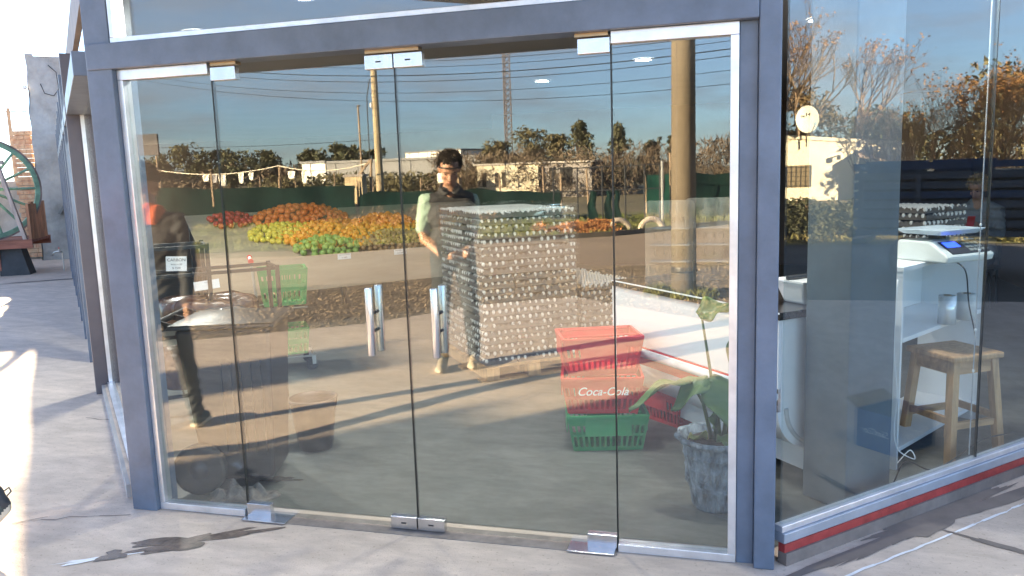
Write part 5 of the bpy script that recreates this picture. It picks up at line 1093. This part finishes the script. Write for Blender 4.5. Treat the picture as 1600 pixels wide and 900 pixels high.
for k in range(5): bx(G(), -.078, -.066, 2.0, 3.0, .6+k*.19, .62+k*.19).obj('grille_bar', BLK, wd)
rf = G(); rf.add([(0, 4.7, 1.95), (0, 6.3, 1.70), (-.9, 6.3, 1.42), (-.9, 4.7, 1.72)], [(0, 1, 2, 3)]); rf.obj('lean_to_roof', mat('rusty_sheet', (.33, .25, .20), .7, 0, .3, 3), hs_, solid=.04)
for k in range(8): bx(G(), -.88+k*.11, -.80+k*.11, 4.68, 4.7, 1.0, 1.68+k*.021).obj('corrugation', mat('zinc', (.4, .39, .38), .5, .4), hs_)
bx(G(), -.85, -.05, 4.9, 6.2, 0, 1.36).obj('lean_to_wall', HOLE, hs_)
G().bar((-.3, 4.0, 1.8), (0, 4.0, 1.8), .04, .04).obj('lamp_arm', BLK, hs_); bx(G(), -.38, -.26, 3.93, 4.07, 1.62, 1.82).obj('wall_lamp', BLK, hs_)
ds = thing('satellite_dish', 'oval white satellite dish on the roof of the cream house', 'satellite dish', (35.0, 2.75, 2.2))
Md = Matrix.Rotation(R(-78), 3, 'Y')
G().lathe([(.001, -.06), (.18, -.05), (.34, -.01), (.44, .04), (.45, .04), (.34, -.03)], (0, 0, 1.1), n=32, M=Matrix.Rotation(R(-80), 3, 'Y') @ Matrix.Diagonal((1.25, 1, 1))).obj('dish', mat('dish_paint', (.70, .68, .58), .5, 0, .08, 4), ds, True)
G().cyl((.15, 0, 0), (.1, 0, 1.0), .03).obj('mast', BLK, ds); G().tube([(.0, 0, .55), (-.4, .1, .5), (-.75, .25, .85)], .018).obj('feed_arm', BLK, ds); bx(G(), -.82, -.7, .2, .3, .82, .94).obj('receiver', mat('lnb', (.25, .4, .5), .5), ds)
for d in (((-.10, -.14, 1.28), (-.10, -.08, 1.28)), ): bx(G(), -.13, -.12, -.06, -.02, 1.22, 1.36).obj('mark', INK, ds); G().add([(-.13, -.0, 1.29), (-.13, .10, 1.36), (-.13, .10, 1.22)], [(0, 1, 2)]).obj('mark', INK, ds)
for i, (y, hh, n_) in enumerate(((.35, .66, 2600), (1.15, .74, 3600), (1.95, .70, 3000), (2.9, .6, 2200))):
    cs = [(r.uniform(-.35, .35), r.uniform(-.42, .42), r.uniform(.12, hh)) for k in range(46)]
    t = thing('hedge_shrub', ('leafy shrub at the left end of the hedge beside the window post', 'tallest dense shrub in the middle of the hedge', 'leafy shrub of the hedge next to the trailer', 'low shrub of the hedge behind the trailer')[i], 'shrub', (17.0+.1*i, y, 0), 0, 'shrubs of the hedge')
    meshobj('foliage', leaf_mesh('foliage', cs, [(.17, .17, .16)]*46, n_, .055, mat('hedge_leaf', (.10, .095, .045), .7, 0, .4, 2, trans=.15, col2=(.04, .05, .025)), 70+i, .45), t); g = G()
    for k in range(9): g.tube([(r.uniform(-.1, .1), r.uniform(-.1, .1), -.03), (r.uniform(-.25, .25), r.uniform(-.3, .3), hh*.6), (r.uniform(-.3, .3), r.uniform(-.4, .4), hh*1.15)], [.016, .01, .005], 4)
    g.obj('stems', TWIG, t)
fb = thing('flower_stand', 'pot of violet flowers on a mossy stump by the hedge', 'flower pot', (16.4, .33, 0)); G().cyl((0, 0, 0), (0, 0, .72), .16, .13, n=14).obj('stump', mat('mossy', (.22, .25, .17), .9, 0, .3, 6), fb)
meshobj('flowers', leaf_mesh('flowers', [(0, 0, .86)], [(.17, .17, .12)], 260, .06, mat('violet_petal', (.14, .08, .45), .6), 3, .6), fb)
for i, (x, y, h, st_, nl, l) in enumerate(((39.5, 2.0, 7.6, 2, 700, 'tall bare tree with tawny leaves above the satellite dish'), (38.5, 4.6, 6.6, 2, 500, 'spreading bare tree right of the satellite dish'), (40, 0.2, 8.2, 3, 800, 'tallest bare tree beside the window post'))):
    bare_tree('bare_tree', l, (x, y, 0), h, 80+i, TWIG, ORL, nl, .5, 'bare trees behind the cream house', st_, 6, leaf=.07)
for i, (x, y, h, l) in enumerate(((24.1, 4.7, 3.4, 'thicket of upright twigs right of the house, nearest the column'), (23.6, 5.7, 3.7, 'thicket of upright twigs with orange leaves behind the trailer'), (23.0, 6.7, 4.2, 'tall orange-leaved thicket at the right edge of the window'), (24.5, 7.7, 4.0, 'orange-leaved thicket furthest right in the window'), (28, 5.0, 3.4, 'dim twiggy bush between the house and the thickets'))):
    bare_tree('twiggy_shrub', l, (x, y, 0), h, 90+i, TWIG, ORL, (200, 500, 1500, 1500, 150)[i], .26, 'twiggy shrubs by the side street', 26, 4, 'shrub', .022, .045)
crown_tree('evergreen_tree', 'dark evergreen behind the satellite dish', (43, 3.0, 0), 5.2, 4.4, 101, mat('rust_evergreen', (.09, .075, .035), .8, 0, .4, .6, col2=(.14, .09, .04)), BARK, 3000, .16, .15, 34)
crown_tree('evergreen_tree', 'blue-green evergreen between the house and the thickets', (42, 6.6, 0), 3.9, 4.6, 102, F1, BARK, 3000, .16, .12, 34)
crown_tree('evergreen_tree', 'rounded olive evergreen behind the orange thickets', (33, 9.4, 0), 4.6, 5.0, 103, F2, BARK, 3200, .16, .12, 34)
# blue slatted farm trailer
tl = thing('farm_trailer', 'blue slatted farm trailer parked in the side street', 'trailer', (11.45, 1.45, 0), R(106))
TB = mat('trailer_slat', (.07, .085, .11), .7, 0, .25, 3, stretch=(.4, 3, 3)); TBB = mat('trailer_blue', (.018, .05, .12), .6, 0, .2, 3)
bx(G(), 0, 4.2, -1.7, 0, .58, .66).obj('bed', TB, tl)
for y in (.0, -1.72):
    for k in range(6): bx(G(), 0, 4.2, y, y+.025, .70+k*.125, .79+k*.125).obj('slat', TB if k != 3 else TBB, tl)
    for x in (0.03, .72, 1.45, 2.2, 2.9, 3.6, 4.12): bx(G(), x, x+.06, y+.026, y+.06, .6, 1.46).obj('stake', TB, tl)
for k in range(6): bx(G(), -.03, -.002, -1.7, 0, .70+k*.125, .79+k*.125).obj('slat', TB, tl)
bx(G(), -.04, 4.24, .026, .07, 1.455, 1.54).obj('top_rail', TBB, tl)
for x in (.75, 3.2):
    w = G().cyl((x, .02, .31), (x, .20, .31), .31, n=26).obj('wheel', RUBBER, tl); G().cyl((x, .201, .31), (x, .215, .31), .16, n=18).obj('rim', TBB, w)
    w = G().cyl((x, -1.9, .31), (x, -1.72, .31), .31, n=26).obj('wheel', RUBBER, tl); G().cyl((x, -1.6, .31), (x, .0, .31), .05, n=8).obj('axle', BLK, w)
bx(G(), -.1, .1, -1.3, -.4, .42, .50).obj('bumper', BLK, tl)
bx(G(), .05, 4.15, -1.6, -.04, .67, 1.40).obj('dark_backing', mat('trailer_backing', (.03, .028, .03), .9), tl)  # added dark block that stops sunlit gaps showing through the slats
for i, (x, l) in enumerate(((.45, 'blue crate at the rear of the trailer load'), (1.25, 'blue drum crate in front of the rear crate on the trailer'))):
    t = thing('blue_crate', l, 'crate', (tl.location.x+math.cos(R(106))*x+math.sin(R(106))*.45, tl.location.y+math.sin(R(106))*x-math.cos(R(106))*.45, .665), R(106), 'crates on the trailer'); frus(G(), -.32, .32, -.3, .3, 0, -.35, .35, -.33, .33, .86).obj('body', TBB, t, bevel=.03); bx(G(), -.36, .36, -.34, .34, .86, .90).obj('rim', TBB, t)
# blue carton on the apron, mirrored in the window
cb = thing('blue_carton', 'open blue printed carton on the pavement, mirrored in the window', 'carton', (4.45, .72, 0), R(45))
CARD = mat('carton_blue', (.03, .10, .32), .7, 0, .12, 4); CARDI = mat('carton_inside', (.42, .30, .18), .85)
for a in ((-.17, .17, -.125, -.121, .0, .215), (-.17, .17, .121, .125, .0, .215), (-.17, -.166, -.12, .12, .0, .215), (.166, .17, -.12, .12, 0, .215), (-.165, .165, -.12, .12, .002, .006)): bx(G(), *a).obj('side', CARD, cb)
for s_ in (-1, 1): G().add([(-.168, s_*.125, .217), (.168, s_*.125, .217), (.168, s_*.20, .26), (-.168, s_*.20, .26)], [(0, 1, 2, 3)]).obj('flap', CARDI, cb, solid=.003)
text('SanCor', .065, MATS['white_print'], cb, (0, .1265, .105), (R(90), 0, R(180)), shear=.2, depth=.0003); text('SanCor', .05, MATS['white_print'], cb, (-.1715, 0, .105), (R(90), 0, R(-90)), shear=.2, depth=.0003)
